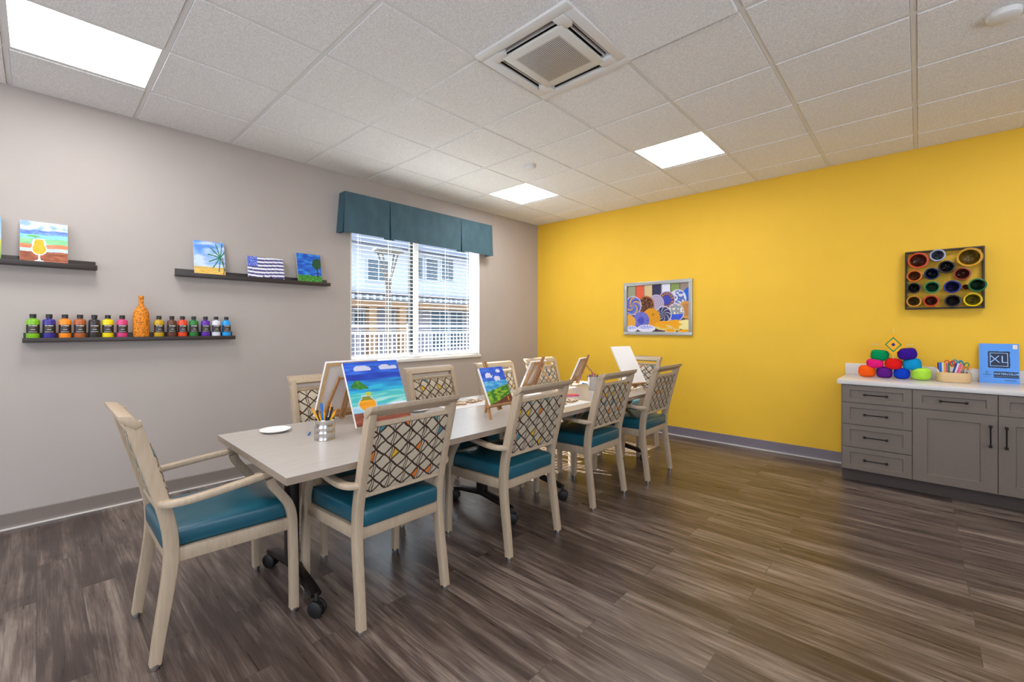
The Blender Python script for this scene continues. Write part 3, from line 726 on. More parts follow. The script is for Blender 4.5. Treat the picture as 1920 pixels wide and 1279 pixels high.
# ================================================================ CHAIR
def make_chair():
    t_ = thing('dining_armchair', '', 'chair')
    LB = [(-.245,.018),(-.232,.12),(-.208,.28),(-.195,.40),(-.199,.50),(-.219,.60),(-.250,.72),(-.277,.82),(-.293,.88),(-.308,.935)]
    def sm_(pts, n=3):      # Catmull-Rom
        P = [Vector(p) for p in pts]; P = [2*P[0]-P[1]]+P+[2*P[-1]-P[-2]]; out_ = []
        for i in range(1, len(P)-2):
            for k in range(n):
                t = k/n; a, b_, c, d = P[i-1], P[i], P[i+1], P[i+2]
                out_.append(.5*((2*b_)+(c-a)*t+(2*a-5*b_+4*c-d)*t*t+(3*b_-a-3*c+d)*t**3))
        out_.append(P[-2]); return out_
    for sx in (-1,1):
        pts = sm_([(sx*(.222-.010*min(1,z/.5)),y,z) for y,z in LB])
        lw = [.034]*len(pts); lt = [.036+.012*min(1,p.z/.4) for p in pts]
        lg = MB().sweep(pts, lw, lt, side=(1,0,0), r=.11).build('leg', M_chairwood, t_, smooth=True)
        MB().lathe([(.012,0),(.015,.002),(.015,.008),(.019,.012),(.019,.022),(0,.022)],16,c=(sx*.222,-.245,0)).build('glide', M_chrome, lg, smooth=True, label='shiny metal foot glide')
    for sx in (-1,1):
        pts = sm_([(sx*.252,.245,.018),(sx*.252,.243,.20),(sx*.250,.240,.36),(sx*.250,.236,.44),(sx*.253,.218,.50),(sx*.257,.178,.56),(sx*.260,.150,.60),(sx*.262,.140,.632)])
        lg = MB().sweep(pts, .034, .036, side=(1,0,0), r=.11).build('leg', M_chairwood, t_, smooth=True)
        MB().lathe([(.012,0),(.015,.002),(.015,.008),(.019,.012),(.019,.022),(0,.022)],16,c=(sx*.252,.245,0)).build('glide', M_chrome, lg, smooth=True, label='shiny metal foot glide')
        # armrest: leaves the post, sweeps outwards and forwards, ends in a small scroll
        ap = sm_([(sx*.218,-.222,.618),(sx*.252,-.205,.619),(sx*.272,-.155,.623),(sx*.275,-.06,.632),(sx*.270,.05,.643),(sx*.264,.13,.651),(sx*.261,.185,.652),(sx*.260,.212,.643),(sx*.260,.222,.627),(sx*.260,.214,.613),(sx*.260,.200,.611)],4)
        k = len(ap)
        ar = MB().sweep(ap, [.040]*k, [.026]*k, side=None, r=.3)
        ar.build('armrest', M_chairwood, t_, smooth=True)
    # seat rails
    sf = MB()
    sf.box((-.212,.222,.375),(.212,.250,.428)); sf.box((-.200,-.208,.375),(.200,-.180,.428))
    for sx in (-1,1):
        sf.add([(sx*.222,-.19,.375),(sx*.250,.225,.375),(sx*.222,.225,.375),(sx*.196,-.19,.375),(sx*.222,-.19,.428),(sx*.250,.225,.428),(sx*.222,.225,.428),(sx*.196,-.19,.428)],
               [(0,1,2,3),(4,7,6,5),(0,4,5,1),(1,5,6,2),(2,6,7,3),(3,7,4,0)])
    sf.box((-.21,-.19,.395),(.21,.23,.41))
    sf.build('seat_frame', M_chairwood, t_, bevel=.003)
    # cushion
    cu = MB(); nx = 14; 
    def cush(u, v):
        y = -.218+ .470*v; hw = .200+.026*v; x = (2*u-1)*hw; return x, y
    top = []; 
    n = 14; vs = []
    rings = [(0.0,.429),(-.004,.436),(-.005,.490),(-.001,.498),(.007,.503),(.06,.508),(.12,.511)]
    R_ = .018
    for ins, z in rings:
        ring = []
        hwb, hwf = .199-ins, .228-ins; yb, yf = -.216+ins, .250-ins; rc = max(.004, .022-ins*.1)
        for cx, cy, a0, hw in ((1,1,0,hwf),(-1,1,90,hwf),(-1,-1,180,hwb),(1,-1,270,hwb)):
            for i in range(5):
                a = radians(a0+22.5*i); ring.append((cx*(hw-rc)+rc*cos(a), (yf if cy > 0 else yb)-cy*rc+rc*sin(a), z))
        vs.append(ring)
    P = len(vs[0]); allv = [p for r_ in vs for p in r_]
    fs = [(i*P+j, i*P+(j+1)%P, (i+1)*P+(j+1)%P, (i+1)*P+j) for i in range(len(vs)-1) for j in range(P)]
    fs += [tuple(range(P-1,-1,-1)), tuple(range((len(vs)-1)*P, len(vs)*P))]
    MB().add(allv, fs).build('seat_cushion', M_teal, t_, smooth=True, angle=60)
    # back: top rail, slot bar, lower bar following the lean
    def by(z):
        for (y0,z0),(y1,z1) in zip(LB, LB[1:]):
            if z0 <= z <= z1: return y0+(y1-y0)*(z-z0)/(z1-z0)
        return LB[-1][0]
    bf = MB()
    tr_ = [(-.229,-.318,.950),(.229,-.318,.950)]
    bf.prism([(-.302,.912),(-.280,.926),(-.308,.960),(-.352,.968),(-.347,.946)], 0, -.2325, .2325)
    bf.build('top_rail', M_chairwood, t_, bevel=.0025)
    for nm, z, hh in (('upper_bar',.880,.022),('lower_bar',.566,.024)):
        MB().sweep([(-.205,by(z),z),(.205,by(z),z)], .026, hh, side=(0,1,-.3), r=.2).build(nm, M_chairwood, t_, smooth=True)
    # upholstered back pad: flat outside, puffed towards the sitter
    nx, nz = 12, 14; vs = []
    for layer in (0,1):
        for j in range(nz+1):
            for i in range(nx+1):
                u, v = i/nx, j/nz; z = .577+(.870-.577)*v; x = (2*u-1)*.197; e = (1-(2*u-1)**6)*(1-(2*v-1)**6)
                y = by(z)+(.012+.030*e if layer == 0 else -.012-.006*e); vs.append((x, y, z))
    q = (nx+1)*(nz+1); fs = []
    for j in range(nz):
        for i in range(nx):
            s0 = j*(nx+1)+i; fs += [(s0,s0+1,s0+nx+2,s0+nx+1),(q+s0,q+s0+nx+1,q+s0+nx+2,q+s0+1)]
    for i in range(nx): fs += [(i,i+q,i+1+q,i+1),(nz*(nx+1)+i,nz*(nx+1)+i+1,nz*(nx+1)+i+1+q,nz*(nx+1)+i+q)]
    for j in range(nz):
        for i in (0,nx): s0 = j*(nx+1)+i; fs.append((s0,s0+nx+1,s0+nx+1+q,s0+q))
    MB().add(vs, fs).build('backrest_pad', M_fabric, t_, smooth=True, angle=50)
    return t_
ch0 = make_chair()
CH = [((1.918,-4.620),0,'pale armchair with teal seat alone at the near end of the table, side on'),
      ((2.291,-4.022),pi/2,'armchair on the near long side closest to the camera, its patterned back towards us'),
      ((2.345,-3.174),pi/2,'near side armchair, second from the near end, in front of the green landscape painting'),
      ((2.325,-2.292),pi/2,'near side armchair, third from the near end, beside the metal bucket of crayons'),
      ((2.362,-1.520),pi/2,'near side armchair furthest away, its back against the yellow wall view'),
      ((1.575,-3.830),-pi/2,'window side armchair behind the tented canvases and the can of brushes'),
      ((1.640,-2.990),-pi/2,'window side armchair standing alone under the middle of the window'),
      ((1.690,-2.300),-pi/2,'window side armchair partly hidden by the green landscape painting'),
      ((1.670,-1.600),-pi/2,'window side armchair behind the easels nearest the room corner'),
      ((1.975,-0.908),pi,'armchair at the far end of the table behind the blank white canvas')]
for i, ((x,y),rz,lab) in enumerate(CH):
    g_ = 'patterned teal armchairs around the table'
    if i == 0: ch0.location = (x,y,0); ch0.rotation_euler = (0,0,rz); ch0['label'] = lab; ch0['group'] = g_
    else: copy_thing(ch0, lab, (x,y,0), rz, g_)

# ================================================================ TABLES
TZ = .710
def make_table(label, y0, y1, xc, rz, feet):
    Ln = y1-y0; t_ = thing('folding_table', label, 'table', (xc,(y0+y1)/2,0), rz, 'two tables pushed end to end')
    h = Ln/2-.0008; wd = .490
    tp = MB(); tp.box((-wd,-h,TZ-.030),(wd,h,TZ-.0015), m=1); tp.box((-wd,-h,TZ-.0015),(wd,h,TZ), m=0)
    tp.build('tabletop', [M_lam, M_lamedge], t_)
    MB().box((-.03,-h+.25,TZ-.085),(.03,h-.25,TZ-.03)).build('stretcher_beam', M_black, t_)
    for fy in feet:
        yb = fy-(y0+y1)/2
        lg = MB(); lg.sweep([(0,yb,.13),(0,yb,TZ-.06)], .075, .05, side=(1,0,0), r=.2)
        lg.build('leg_column', M_black, t_, smooth=True)
        MB().box((-.06,yb-.03,TZ-.062),(.06,yb+.03,TZ-.030)).build('support_bracket', M_black, t_, bevel=.004)
        ft = MB().sweep([(-.285,yb,.092),(-.22,yb,.105),(0,yb,.135),(.22,yb,.105),(.285,yb,.092)], .048, [.022,.032,.045,.032,.022], side=(0,1,0), r=.3)
        foot = ft.build('foot', M_black, t_, smooth=True)
        for sx in (-1,1):
            c = MB(); M = Matrix.Translation((sx*.295,yb,.036))
            for k in (-1,1):
                c.lathe([(0,-.009),(.030,-.009),(.036,-.005),(.036,.005),(.030,.009),(0,.009)], 24, M=M@Matrix.Rotation(.5,4,'Z')@Matrix.Translation((0,k*.015,0))@Matrix.Rotation(pi/2,4,'X'))
            c.tube([(sx*.295,yb,.04),(sx*.283,yb,.10)], .010, 10)
            c.prism([(-.03,.012),(.028,.02),(.022,.042),(-.012,.050),(-.034,.03)], 1, -.005, .005, M=M@Matrix.Rotation(.5,4,'Z')@Matrix.Translation((0,0,-.012)))
            c.build('caster', M_caster, foot, smooth=True, label='black twin wheel caster')
    return t_
RZT = radians(-.5)
def tab_x(y): return 1.985+ (y+4.5)*.010
make_table('pale laminate folding table at the near end with black casters', -4.515, -2.855, tab_x(-3.685), RZT, (-4.316,-3.045))
make_table('pale laminate folding table at the far end nearer the yellow wall', -2.853, -1.185, tab_x(-2.02), RZT, (-2.495,-1.214))

# ================================================================ EASELS
def make_easel(label, loc, rz, lean, ledge_h, width, height, strut_back, feet=.19, cat_w=None, group='small wooden tabletop easels'):
    """facing local -Y; origin on the table midway between the front feet"""
    t_ = thing('tabletop_easel', label, 'easel', loc, rz, group)
    M = Matrix.Rotation(-lean, 4, 'X'); V = lambda u, v, d=0: M@Vector((u, d, v))
    Ltop = height
    def bar(n_, a, b_, w_=.0155, t__=.012):
        MB().sweep([a, b_], w_, t__, side=(1,.01,0), r=.12).build(n_, M_ew, t_)
    off = .010
    for s in (-1,1): bar('leg', V(s*feet/2,.004,off), V(s*feet*.28,Ltop*.82,off))
    for s in (-1,1): bar('mast', V(s*.011,max(.02,ledge_h-.03),off+.012), V(s*.011,Ltop,off+.012), .014, .010)
    tb = M@Vector((0, off+.022, Ltop*.70)); 
    foot = Vector((0, tb.y+strut_back, .006)); bar('strut', tb, foot)
    MB().box((-width/2,-.020,ledge_h-.010),(width/2,off+.006,ledge_h),M=M).build('ledge', M_ew, t_, bevel=.001)
    MB().box((-feet*.33,off-.004,Ltop*.78),(feet*.33,off+.006,Ltop*.82),M=M).build('crossbar', M_ew, t_, bevel=.001)
    MB().lathe([(0,0),(.007,0),(.007,.012),(0,.014)],12,M=M@Matrix.Translation((0,off+.018,ledge_h-.02))@Matrix.Rotation(-pi/2,4,'X')).build('wing_nut', M_ew, t_, smooth=True)
    return t_
def on_easel(label, fn, loc, rz, lean, ledge_h, W, Hh, nx=72, back=True):
    """canvas standing on the ledge of the easel at loc"""
    M = Matrix.Rotation(rz, 4, 'Z')@Matrix.Rotation(-lean, 4, 'X'); p = Vector(loc)+M@Vector((0,-.0165,ledge_h+.0006))
    return canvas(label, W, Hh, fn, p, rz, lean, nx, .0155, back=back)
L26 = radians(26)
# tented pair
make_easel('wooden tabletop easel hidden behind the orange drink beach painting', (2.045,-3.832,TZ), RW, L26, .035, .26, .38, .055, .24)
on_easel('canvas painting of a tropical beach with an orange drink on the table', art_beach, (2.045,-3.832,TZ), RW, L26, .035, .345, .375, 110)
make_easel('wooden tabletop easel seen from behind inside the tent of canvases', (1.545,-3.86,TZ), -RW, L26, .035, .26, .38, .055, .24)
on_easel('large blank backed canvas turned to the window, leaning against the painting', None, (1.545,-3.86,TZ), -RW, L26, .035, .33, .375)
# green landscape
make_easel('wooden tabletop easel holding the green landscape painting', (2.300,-3.125,TZ), RW, L26, .088, .235, .395, .03, .235)
on_easel('small painting of clouds above a green hill on a table easel', art_landscape, (2.300,-3.125,TZ), RW, L26, .088, .212, .250, 80)
# two seen from behind
RZ4 = math.atan2(-.8,-.6)+0  # facing (-.8,.6)
def face(dx, dy): return math.atan2(dx, -dy)      # local -Y -> (dx,dy)
r4 = face(-1,-.03); r5 = face(-.99,-.14)
make_easel('wooden tabletop easel seen from behind, left of the pair of turned easels', (1.600,-2.090,TZ), r4, radians(27), .03, .22, .365, .235, .19)
on_easel('small canvas seen from behind on the left of the two turned easels', None, (1.600,-2.090,TZ), r4, radians(27), .03, .225, .27)
make_easel('wooden tabletop easel seen from behind, beside the crayon bucket', (1.680,-1.470,TZ), r5, radians(25), .055, .21, .345, .20, .17)
on_easel('small canvas seen from behind on the easel beside the crayon bucket', None, (1.680,-1.470,TZ), r5, radians(25), .055, .20, .24)
# blank canvas
r6 = face(.95,-.317); l6 = radians(33)
make_easel('wooden tabletop easel holding the blank white canvas at the far end', (2.395,-1.475,TZ), r6, l6, .075, .225, .37, .0, .19)
on_easel('tall blank white canvas on an easel at the far end of the table', None, (2.395,-1.475,TZ), r6, l6, .075, .235, .385, back=False)

# ================================================================ THINGS ON THE TABLE
def plate(label, x, y, r=.078):
    p_ = MB().lathe([(0,0),(r*.62,0),(r*.70,.003),(r*.95,.012),(r,.013),(r*.985,.0155),(r*.72,.006),(r*.60,.003),(0,.003)], 40)
    tag(p_.build('paper_plate', M_canvas, smooth=True, angle=70), label, 'plate', 'white paint plates', loc=(x,y,TZ))
plate('round white plate lying near the left corner of the table', 1.640, -4.272)
plate('round white plate on the table behind the nearest patterned chair back', 1.705, -3.39, .08)

can = thing('tin_can', 'shiny ribbed tin can holding paint brushes and pens', 'can', (2.000,-4.158,TZ))
MB().lathe([(.050,0),(.052,.003),(.0505,.007),(.0505,.035),(.0515,.037),(.0505,.039),(.0505,.062),(.0515,.064),(.0505,.066),(.0505,.10),(.052,.103),(.0505,.105),(.0485,.104),(.0485,.006),(0,.006)], 40).build('can_body', M_tin, can, smooth=True)
M_bb = mat('blue_handle', (20,110,200), .35); M_yl = mat('yellow_handle', (236,170,20), .35); M_bk = mat('black_handle', (36,30,28), .4); M_or = mat('orange_bristle', (226,140,30), .8)
M_mb = mat('navy_handle', (24,60,140), .35); M_pk = mat('pink_barrel', (232,90,150), .35); M_rd = mat('red_barrel', (212,40,48), .35); M_gn = mat('green_barrel', (40,140,90), .35); M_pu = mat('purple_barrel', (70,40,130), .4)
M_wh = mat('white_barrel', (235,232,236), .35)
def stick(name, label, cat, base, top, r, parts, group=None):
    """slender tool from base to top (world), parts: list of (t0,t1,radius factor0,factor1,material,name)"""
    b_, t1 = Vector(base), Vector(top); d = t1-b_
    t_ = thing(name, label, cat, base, 0, group)
    for (a, c, r0, r1, m_, n_) in parts:
        MB().tube([d*a, d*(a+c)/2, d*c], [r*r0, r*(r0+r1)/2, r*r1], 8).build(n_, m_, t_, smooth=True)
    return t_
def brush(label, base, top, hm, r=.004, group=None, flip=False):
    P_ = [(0,.55,.7,1,hm,'handle'),(.55,.78,1,.95,M_chrome,'ferrule'),(.78,1,1.1,.3,M_or,'bristles')]
    return stick('paint_brush', label, 'paint brush', base, top, r, P_, group)
cb = (2.000,-4.158,TZ+.012)
def fan(cx, cy, cz, ax, ay, ln, rb=.3):      # rests against the rim: base offset opposite to lean
    return (cx-ax*rb, cy-ay*rb, cz), (cx+ax, cy+ay, cz+ln)
items = [(-.035,-.05,.165,M_yl,'y1'),(-.02,-.03,.15,M_bk,'y2'),(.0,-.015,.185,M_bb,'b1'),(.01,-.005,.155,M_yl,'y3'),(.012,.02,.17,M_bk,'k1'),(.0,.03,.19,M_mb,'b2'),(.025,.028,.165,M_bk,'k2'),(.03,.045,.155,M_yl,'y4'),(-.03,-.02,.14,M_yl,'y5')]
gl_ = 'tools standing in the tin can'
nm = ['yellow pencil leaning far left in the tin can','black marker leaning left in the tin can','bright blue marker standing tall in the tin can','short yellow pencil in the middle of the tin can','black marker standing right of centre in the tin can','blue brush with orange tip standing tall in the tin can','thick black marker at the back right of the tin can','yellow pencil leaning far right out of the tin can','yellow pencil low on the left rim of the tin can']
for (ax,ay,ln,m_,k), lab in zip(items, nm):
    # spread mainly across the view direction (x+y)
    s = ay*1.0; base, top = (2.000-s*.25,-4.158-s*.22,TZ+.012), (2.000+s*.95,-4.158+s*.82+ax*.2,TZ+ln)
    if 'marker' in lab: stick('marker_pen', lab, 'marker', base, top, .0068, [(0,.45,1,1,M_wh if k != 'b1' else M_bb,'barrel'),(.45,1,1.1,1.0,m_,'cap')], gl_)
    elif 'tip' in lab: brush(lab, base, top, m_, .006, gl_)
    else: stick('colour_pencil', lab, 'pencil', base, top, .0058, [(0,.88,1,1,m_,'barrel'),(.88,1,1,.25,M_or,'point')], gl_)
def lay_pen(label, x, y, ang, ln, m_, r=.004, tip=M_wh, group=None):
    d = Vector((cos(ang),sin(ang),0))*ln
    return stick('marker_pen', label, 'pen', (x,y,TZ+r), Vector((x,y,TZ+r))+d, r, [(0,.8,1,1,m_,'barrel'),(.8,1,1,.3,tip,'tip')], group)
lay_pen('blue pen lying on the table left of the tin can', 1.865,-4.185, radians(150), .07, M_bb, .0045, M_bb)
lay_pen('blue pencil lying behind the crayon bucket', 1.80,-1.40, radians(160), .10, M_bb, .0045)
lay_pen('blue pencil lying on paper right of the blank canvas easel', 2.43,-1.245, radians(172), .15, M_bb, .0045)
brush('brush with orange bristles lying by the landscape easel foot', (2.32,-2.98,TZ+.006), (2.205,-2.965,TZ+.006), M_wh, .006)

# paper sheets, rings of craft pieces
def sheet(label, cx, cy, wx, wy, rz, z=TZ, name='paper_sheet'):
    o_ = MB().box((-wx/2,-wy/2,0),(wx/2,wy/2,.0016)).build(name, M_canvas); return tag(o_, label, 'paper', loc=(cx,cy,z+.0002), rz=rz)
sheet('white sheet under the cut craft pieces left of the landscape painting', 1.735,-2.985,.29,.42, radians(-4))
sheet('white sheet under the cut craft pieces between two near side chairs', 2.255,-2.455,.27,.40, radians(-4))
sheet('white paper lying beneath the blank canvas easel', 2.20,-1.335,.21,.18, radians(8))
sheet('white paper on the table behind the crayon bucket', 1.86,-1.34,.22,.2, radians(10))
M_wood2 = mat('pale_plywood', (226,212,192), .6); M_cut = mat('laser_cut_edge', (176,140,104), .7)
def craft(kind):
    m_ = MB()
    def ring(cx, cy, ro, ri, n=20, sx=1):
        vs = []; 
        for z in (0,.008):
            for r in (ro, ri): vs += [(cx+sx*r*cos(2*pi*k/n), cy+r*sin(2*pi*k/n), z) for k in range(n)]
        for k in range(n):
            j = (k+1)%n
            m_.add([], []) 
        o_ = len(m_.v); m_.v += vs
        for k in range(n):
            j = (k+1)%n
            for fc, mi in (((k,n+k,n+j,j),0),((2*n+k,2*n+j,3*n+j,3*n+k),0),((k,j,2*n+j,2*n+k),1),((n+k,3*n+k,3*n+j,n+j),1)):
                m_.f.append(tuple(i+o_ for i in fc)); m_.mi.append(mi)
    if kind == 0: ring(0,0,.021,.008)
    elif kind == 1: ring(-.014,0,.015,.006); ring(.014,.004,.015,.006)
    elif kind == 2: ring(0,0,.024,.010, sx=.6); m_.lathe([(.011,0),(.011,.008)],14,c=(.02,.012,0))
    else: ring(0,0,.034,.022, sx=.75)
    return m_.build('craft_piece', [M_wood2, M_cut])
protos = [craft(k) for k in range(4)]
def scatter(cx, cy, rz, n, labs, group, order):
    first = True
    for i in range(n):
        u = (i+.5)/n; k = order[i % len(order)]
        x = -.055+.05*sin(i*2.4)+.02*(i%2); y = -.17+.34*u
        X = cx+x*cos(rz)-y*sin(rz); Y = cy+x*sin(rz)+y*cos(rz)
        o_ = protos[k].copy() if protos[k].get('used') else protos[k]
        if protos[k].get('used'): COL.objects.link(o_)
        else: protos[k]['used'] = 1
        tag(o_, labs, 'craft piece', group, loc=(X,Y,TZ+.0022), rz=i*1.3); o_.scale = (1.5,1.5,1.6)
g1 = 'wooden craft pieces on the window side sheet'; g2 = 'wooden craft pieces on the near side sheet'
scatter(1.76,-2.985,radians(-4),9,'small pale wooden cut-out piece on the white sheet left of the landscape painting',g1,[0,1,2,0,3])
scatter(2.30,-2.455,radians(-4),9,'small pale wooden cut-out piece on the white sheet between two near side chairs',g2,[3,1,0,2,1])
for p_ in protos:
    if 'used' in p_: del p_['used']
for o_ in COL.objects:
    if o_.name.startswith('craft_piece') and 'used' in o_: del o_['used']
for i, (c, n_) in enumerate([(M_pk,'pink'),(M_or,'orange'),(M_rd,'red'),(mat('salmon_chalk',(244,130,110),.7),'salmon')]):
    o_ = MB().tube([(0,0,0),(0,.14,0)], .0055, 10).build('chalk_stick', c, smooth=True)
    tag(o_, n_+' chalk stick lying beside the crayon bucket end of the sheet', 'chalk', 'chalk sticks on the table', loc=(2.09-.016*i,-2.20+.012*i,TZ+.0055), rz=radians(-28))

# crayon bucket
bk = thing('metal_bucket', 'small galvanised bucket full of crayons on the far table', 'bucket', (2.055,-1.690,TZ))
MB().lathe([(.044,0),(.046,.002),(.060,.122),(.063,.124),(.063,.128),(.059,.128),(.044,.006),(0,.006)], 32).build('bucket_body', M_tin, bk, smooth=True)
MB().tube([(.062*cos(radians(a)), .062*sin(radians(a)), .112-.035*sin(radians(a+0))) for a in range(180,361,12)], .0015, 6).build('wire_handle', M_chrome, bk)
cr = [((70,40,120),'dark purple'),((120,80,160),'lilac'),((226,50,60),'red'),((60,40,80),'near black violet'),((70,60,150),'indigo'),((230,120,60),'orange'),((50,40,60),'charcoal')]
for i, (c, n_) in enumerate(cr):
    a = i*2.4; s = .028; dx, dy = s*cos(a), s*sin(a)
    stick('crayon', n_+' crayon standing in the metal bucket', 'crayon', (2.055+dx*.4,-1.690+dy*.4,TZ+.01), (2.055+dx*1.5,-1.690+dy*1.5,TZ+.145+(.03 if n_ == 'red' else .006*(i%3))), .0055,
          [(0,.85,1,1,mat('crayon_'+n_.replace(' ','_'), c, .5),'wrapper'),(.85,1,.9,.3,mat('crayon_'+n_.replace(' ','_'), c, .5),'point')], 'crayons in the metal bucket')

# ================================================================ YELLOW WALL
pf = thing('framed_picture', 'silver framed picture of painted plates on the yellow wall', 'framed picture', (1.8905,-.0,1.189))
W2, H2, e = .872/2, .664, .042
k = MB()
k.box((-W2,-.028,0),(W2,-.001,e)); k.box((-W2,-.028,H2-e),(W2,-.001,H2)); k.box((-W2,-.028,e),(-W2+e,-.001,H2-e)); k.box((W2-e,-.028,e),(W2,-.001,H2-e))
k.build('frame', M_silver, pf, bevel=.003)
MB().box((-W2+e,-.010,e),(W2-e,-.002,H2-e)).build('backing', M_canvas, pf)
paint_grid('print', 2*(W2-e), H2-2*e, 170, 125, art_plates, pf, Matrix.Translation((0,-.011,e)), mname='glossy_print', rough=.25)

ca = thing('tin_can_wall_art', 'black frame of painted tin cans hung on the yellow wall', 'wall art', (4.160,0,1.440))
fw, fh = .474, .497
k = MB()
k.box((0,-.05,0),(fw,-.002,.014)); k.box((0,-.05,fh-.014),(fw,-.002,fh)); k.box((0,-.05,.014),(.014,-.002,fh-.014)); k.box((fw-.014,-.05,.014),(fw,-.002,fh-.014))
k.build('frame', mat('dark_bronze_frame', (48,34,26), .5), ca, bevel=.002)
CN = [(345,385,170,(205,82,40)),(645,310,124,(176,180,205)),(1110,345,192,(206,152,30)),(778,480,130,(60,50,46)),(283,612,124,(222,116,44)),(556,580,122,(24,40,84)),(1007,585,128,(160,66,46)),
      (275,790,118,(70,62,52)),(560,778,126,(58,140,84)),(862,772,130,(52,58,140)),(1222,750,134,(48,112,66)),(275,985,122,(212,150,50)),(545,980,122,(208,74,36)),(868,978,130,(72,62,54)),(1157,962,138,(226,196,20)),(1062,775,60,(190,120,30))]
for cx, cy, r, c in CN:
    u = (cx-130)/1200*fw; tp_ = 255-.07*(cx-130); bt = 1105-.02*(cx-130); z = fh*(1-(cy-tp_)/(bt-tp_)); R = r*.000395
    c_ = MB(); M = Matrix.Translation((u,-.004,z))@Matrix.Rotation(pi/2,4,'X')
    dep = .085 if r > 70 else .05; n = 28
    ci = tuple(int(q*.38) for q in c)
    c_.lathe([(R*.93,0),(R*.95,dep*.95),(R,dep*.97),(R*1.0,dep),(R*.95,dep*1.01),(R*.90,dep*.96),(R*.84,dep*.97),(R*.78,dep*.88)], n, M=M, m=0, top=False)
    # crumpled dark inside
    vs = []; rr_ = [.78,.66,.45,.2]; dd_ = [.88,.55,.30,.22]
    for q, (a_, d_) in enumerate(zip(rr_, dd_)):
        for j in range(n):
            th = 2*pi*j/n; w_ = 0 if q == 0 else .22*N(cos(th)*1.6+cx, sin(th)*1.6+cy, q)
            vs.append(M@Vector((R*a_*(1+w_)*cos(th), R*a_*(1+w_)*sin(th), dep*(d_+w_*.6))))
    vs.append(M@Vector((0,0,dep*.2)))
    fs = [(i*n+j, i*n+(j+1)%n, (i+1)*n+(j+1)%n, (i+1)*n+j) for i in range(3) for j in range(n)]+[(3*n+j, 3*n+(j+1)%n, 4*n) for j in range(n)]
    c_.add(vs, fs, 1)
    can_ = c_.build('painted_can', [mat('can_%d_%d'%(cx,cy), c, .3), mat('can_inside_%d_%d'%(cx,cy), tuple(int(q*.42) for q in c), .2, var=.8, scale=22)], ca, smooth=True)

# ================================================================ CABINETS AND COUNTER
FY = -.555; CZ = .812; 
def shaker(name, x0, x1, z0, z1, parent, rail, hnd):
    """shaker front with recessed panel; hnd: 'h' horizontal, ('v', x) vertical"""
    d = MB(); y0, y1 = FY-.018, FY
    d.box((x0,y0,z0),(x1,y1,z0+rail)); d.box((x0,y0,z1-rail),(x1,y1,z1)); d.box((x0,y0,z0+rail),(x0+rail*1.3,y1,z1-rail)); d.box((x1-rail*1.3,y0,z0+rail),(x1,y1,z1-rail))
    a0, a1, c0, c1 = x0+rail*1.3, x1-rail*1.3, z0+rail, z1-rail; q = .0045; yr = y0+.0085
    d.box((a0,yr,c0),(a1,y1,c1))
    for P4 in (((a0,c0),(a1,c0),(a1-q,c0+q),(a0+q,c0+q)),((a1,c0),(a1,c1),(a1-q,c1-q),(a1-q,c0+q)),((a1,c1),(a0,c1),(a0+q,c1-q),(a1-q,c1-q)),((a0,c1),(a0,c0),(a0+q,c0+q),(a0+q,c1-q))):
        (p0,p1,p2,p3) = P4; d.add([(p0[0],y0+.001,p0[1]),(p1[0],y0+.001,p1[1]),(p2[0],yr-.0002,p2[1]),(p3[0],yr-.0002,p3[1]),(p0[0],y1-.001,p0[1]),(p1[0],y1-.001,p1[1])],[(0,1,2,3),(0,4,5,1),(0,3,4),(1,5,2),(2,5,4,3)])
    o_ = d.build(name, M_cab, parent)
    h = MB()
    if hnd == 'h':
        cx, cz = (x0+x1)/2, (z0+z1)/2; a, b_ = (cx-.068,cz), (cx+.068,cz)
    else:
        cx = hnd; a, b_ = (cx,z1-.075), (cx,z1-.215)
    h.tube([(a[0],y0-.030,a[1]),(b_[0],y0-.030,b_[1])], .0042, 8)
    for q in (a, b_):
        h.box((q[0]-.0085,y0-.036,q[1]-.0085),(q[0]+.0085,y0-.024,q[1]+.0085)); h.box((q[0]-.006,y0-.026,q[1]-.006),(q[0]+.006,y0,q[1]+.006))
    h.build('handle', M_handle, o_, smooth=True, label='dark bronze bar pull')
    return o_
def cabinet(label, x0, x1, kind):
    t_ = thing('base_cabinet', label, 'cabinet', (0,0,0), 0, 'grey base cabinets under the counter')
    MB().box((x0,FY,.105),(x1,-.001,CZ)).build('body', M_cab, t_)
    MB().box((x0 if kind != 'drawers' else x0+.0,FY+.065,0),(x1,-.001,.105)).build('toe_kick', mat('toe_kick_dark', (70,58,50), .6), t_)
    g_ = .0025
    if kind == 'drawers':
        for z0, z1 in ((.666,.806),(.486,.660),(.298,.480),(.112,.292)):
            shaker('drawer', x0+g_+.008, x1-g_, z0, z1, t_, .038, 'h')
    else:
        shaker('drawer', x0+g_, x1-g_, .666, .806, t_, .040, 'h')
        shaker('door', x0+g_, x1-g_, .112, .660, t_, .062, x1-.038 if kind == 'left' else x0+.038)
    return t_
cabinet('grey shaker cabinet with a stack of four drawers at the left end', 3.768, 4.212, 'drawers')
cabinet('grey shaker cabinet with one drawer above a full door', 4.212, 4.658, 'left')
cabinet('grey shaker cabinet cut off by the right edge of the photo', 4.658, 5.10, 'right')
cabinet('grey shaker cabinet outside the right edge of the photo', 5.10, 5.55, 'left')
ct = thing('countertop', 'white quartz countertop with backsplash on the grey cabinets', 'countertop', (0,0,0))
MB().box((3.742,-.582,CZ),(5.56,-.001,.850)).build('slab', M_quartz, ct, bevel=.004)
MB().box((3.742,-.020,.850),(5.56,-.001,.952)).build('backsplash', M_quartz, ct, bevel=.003)
CT = .850

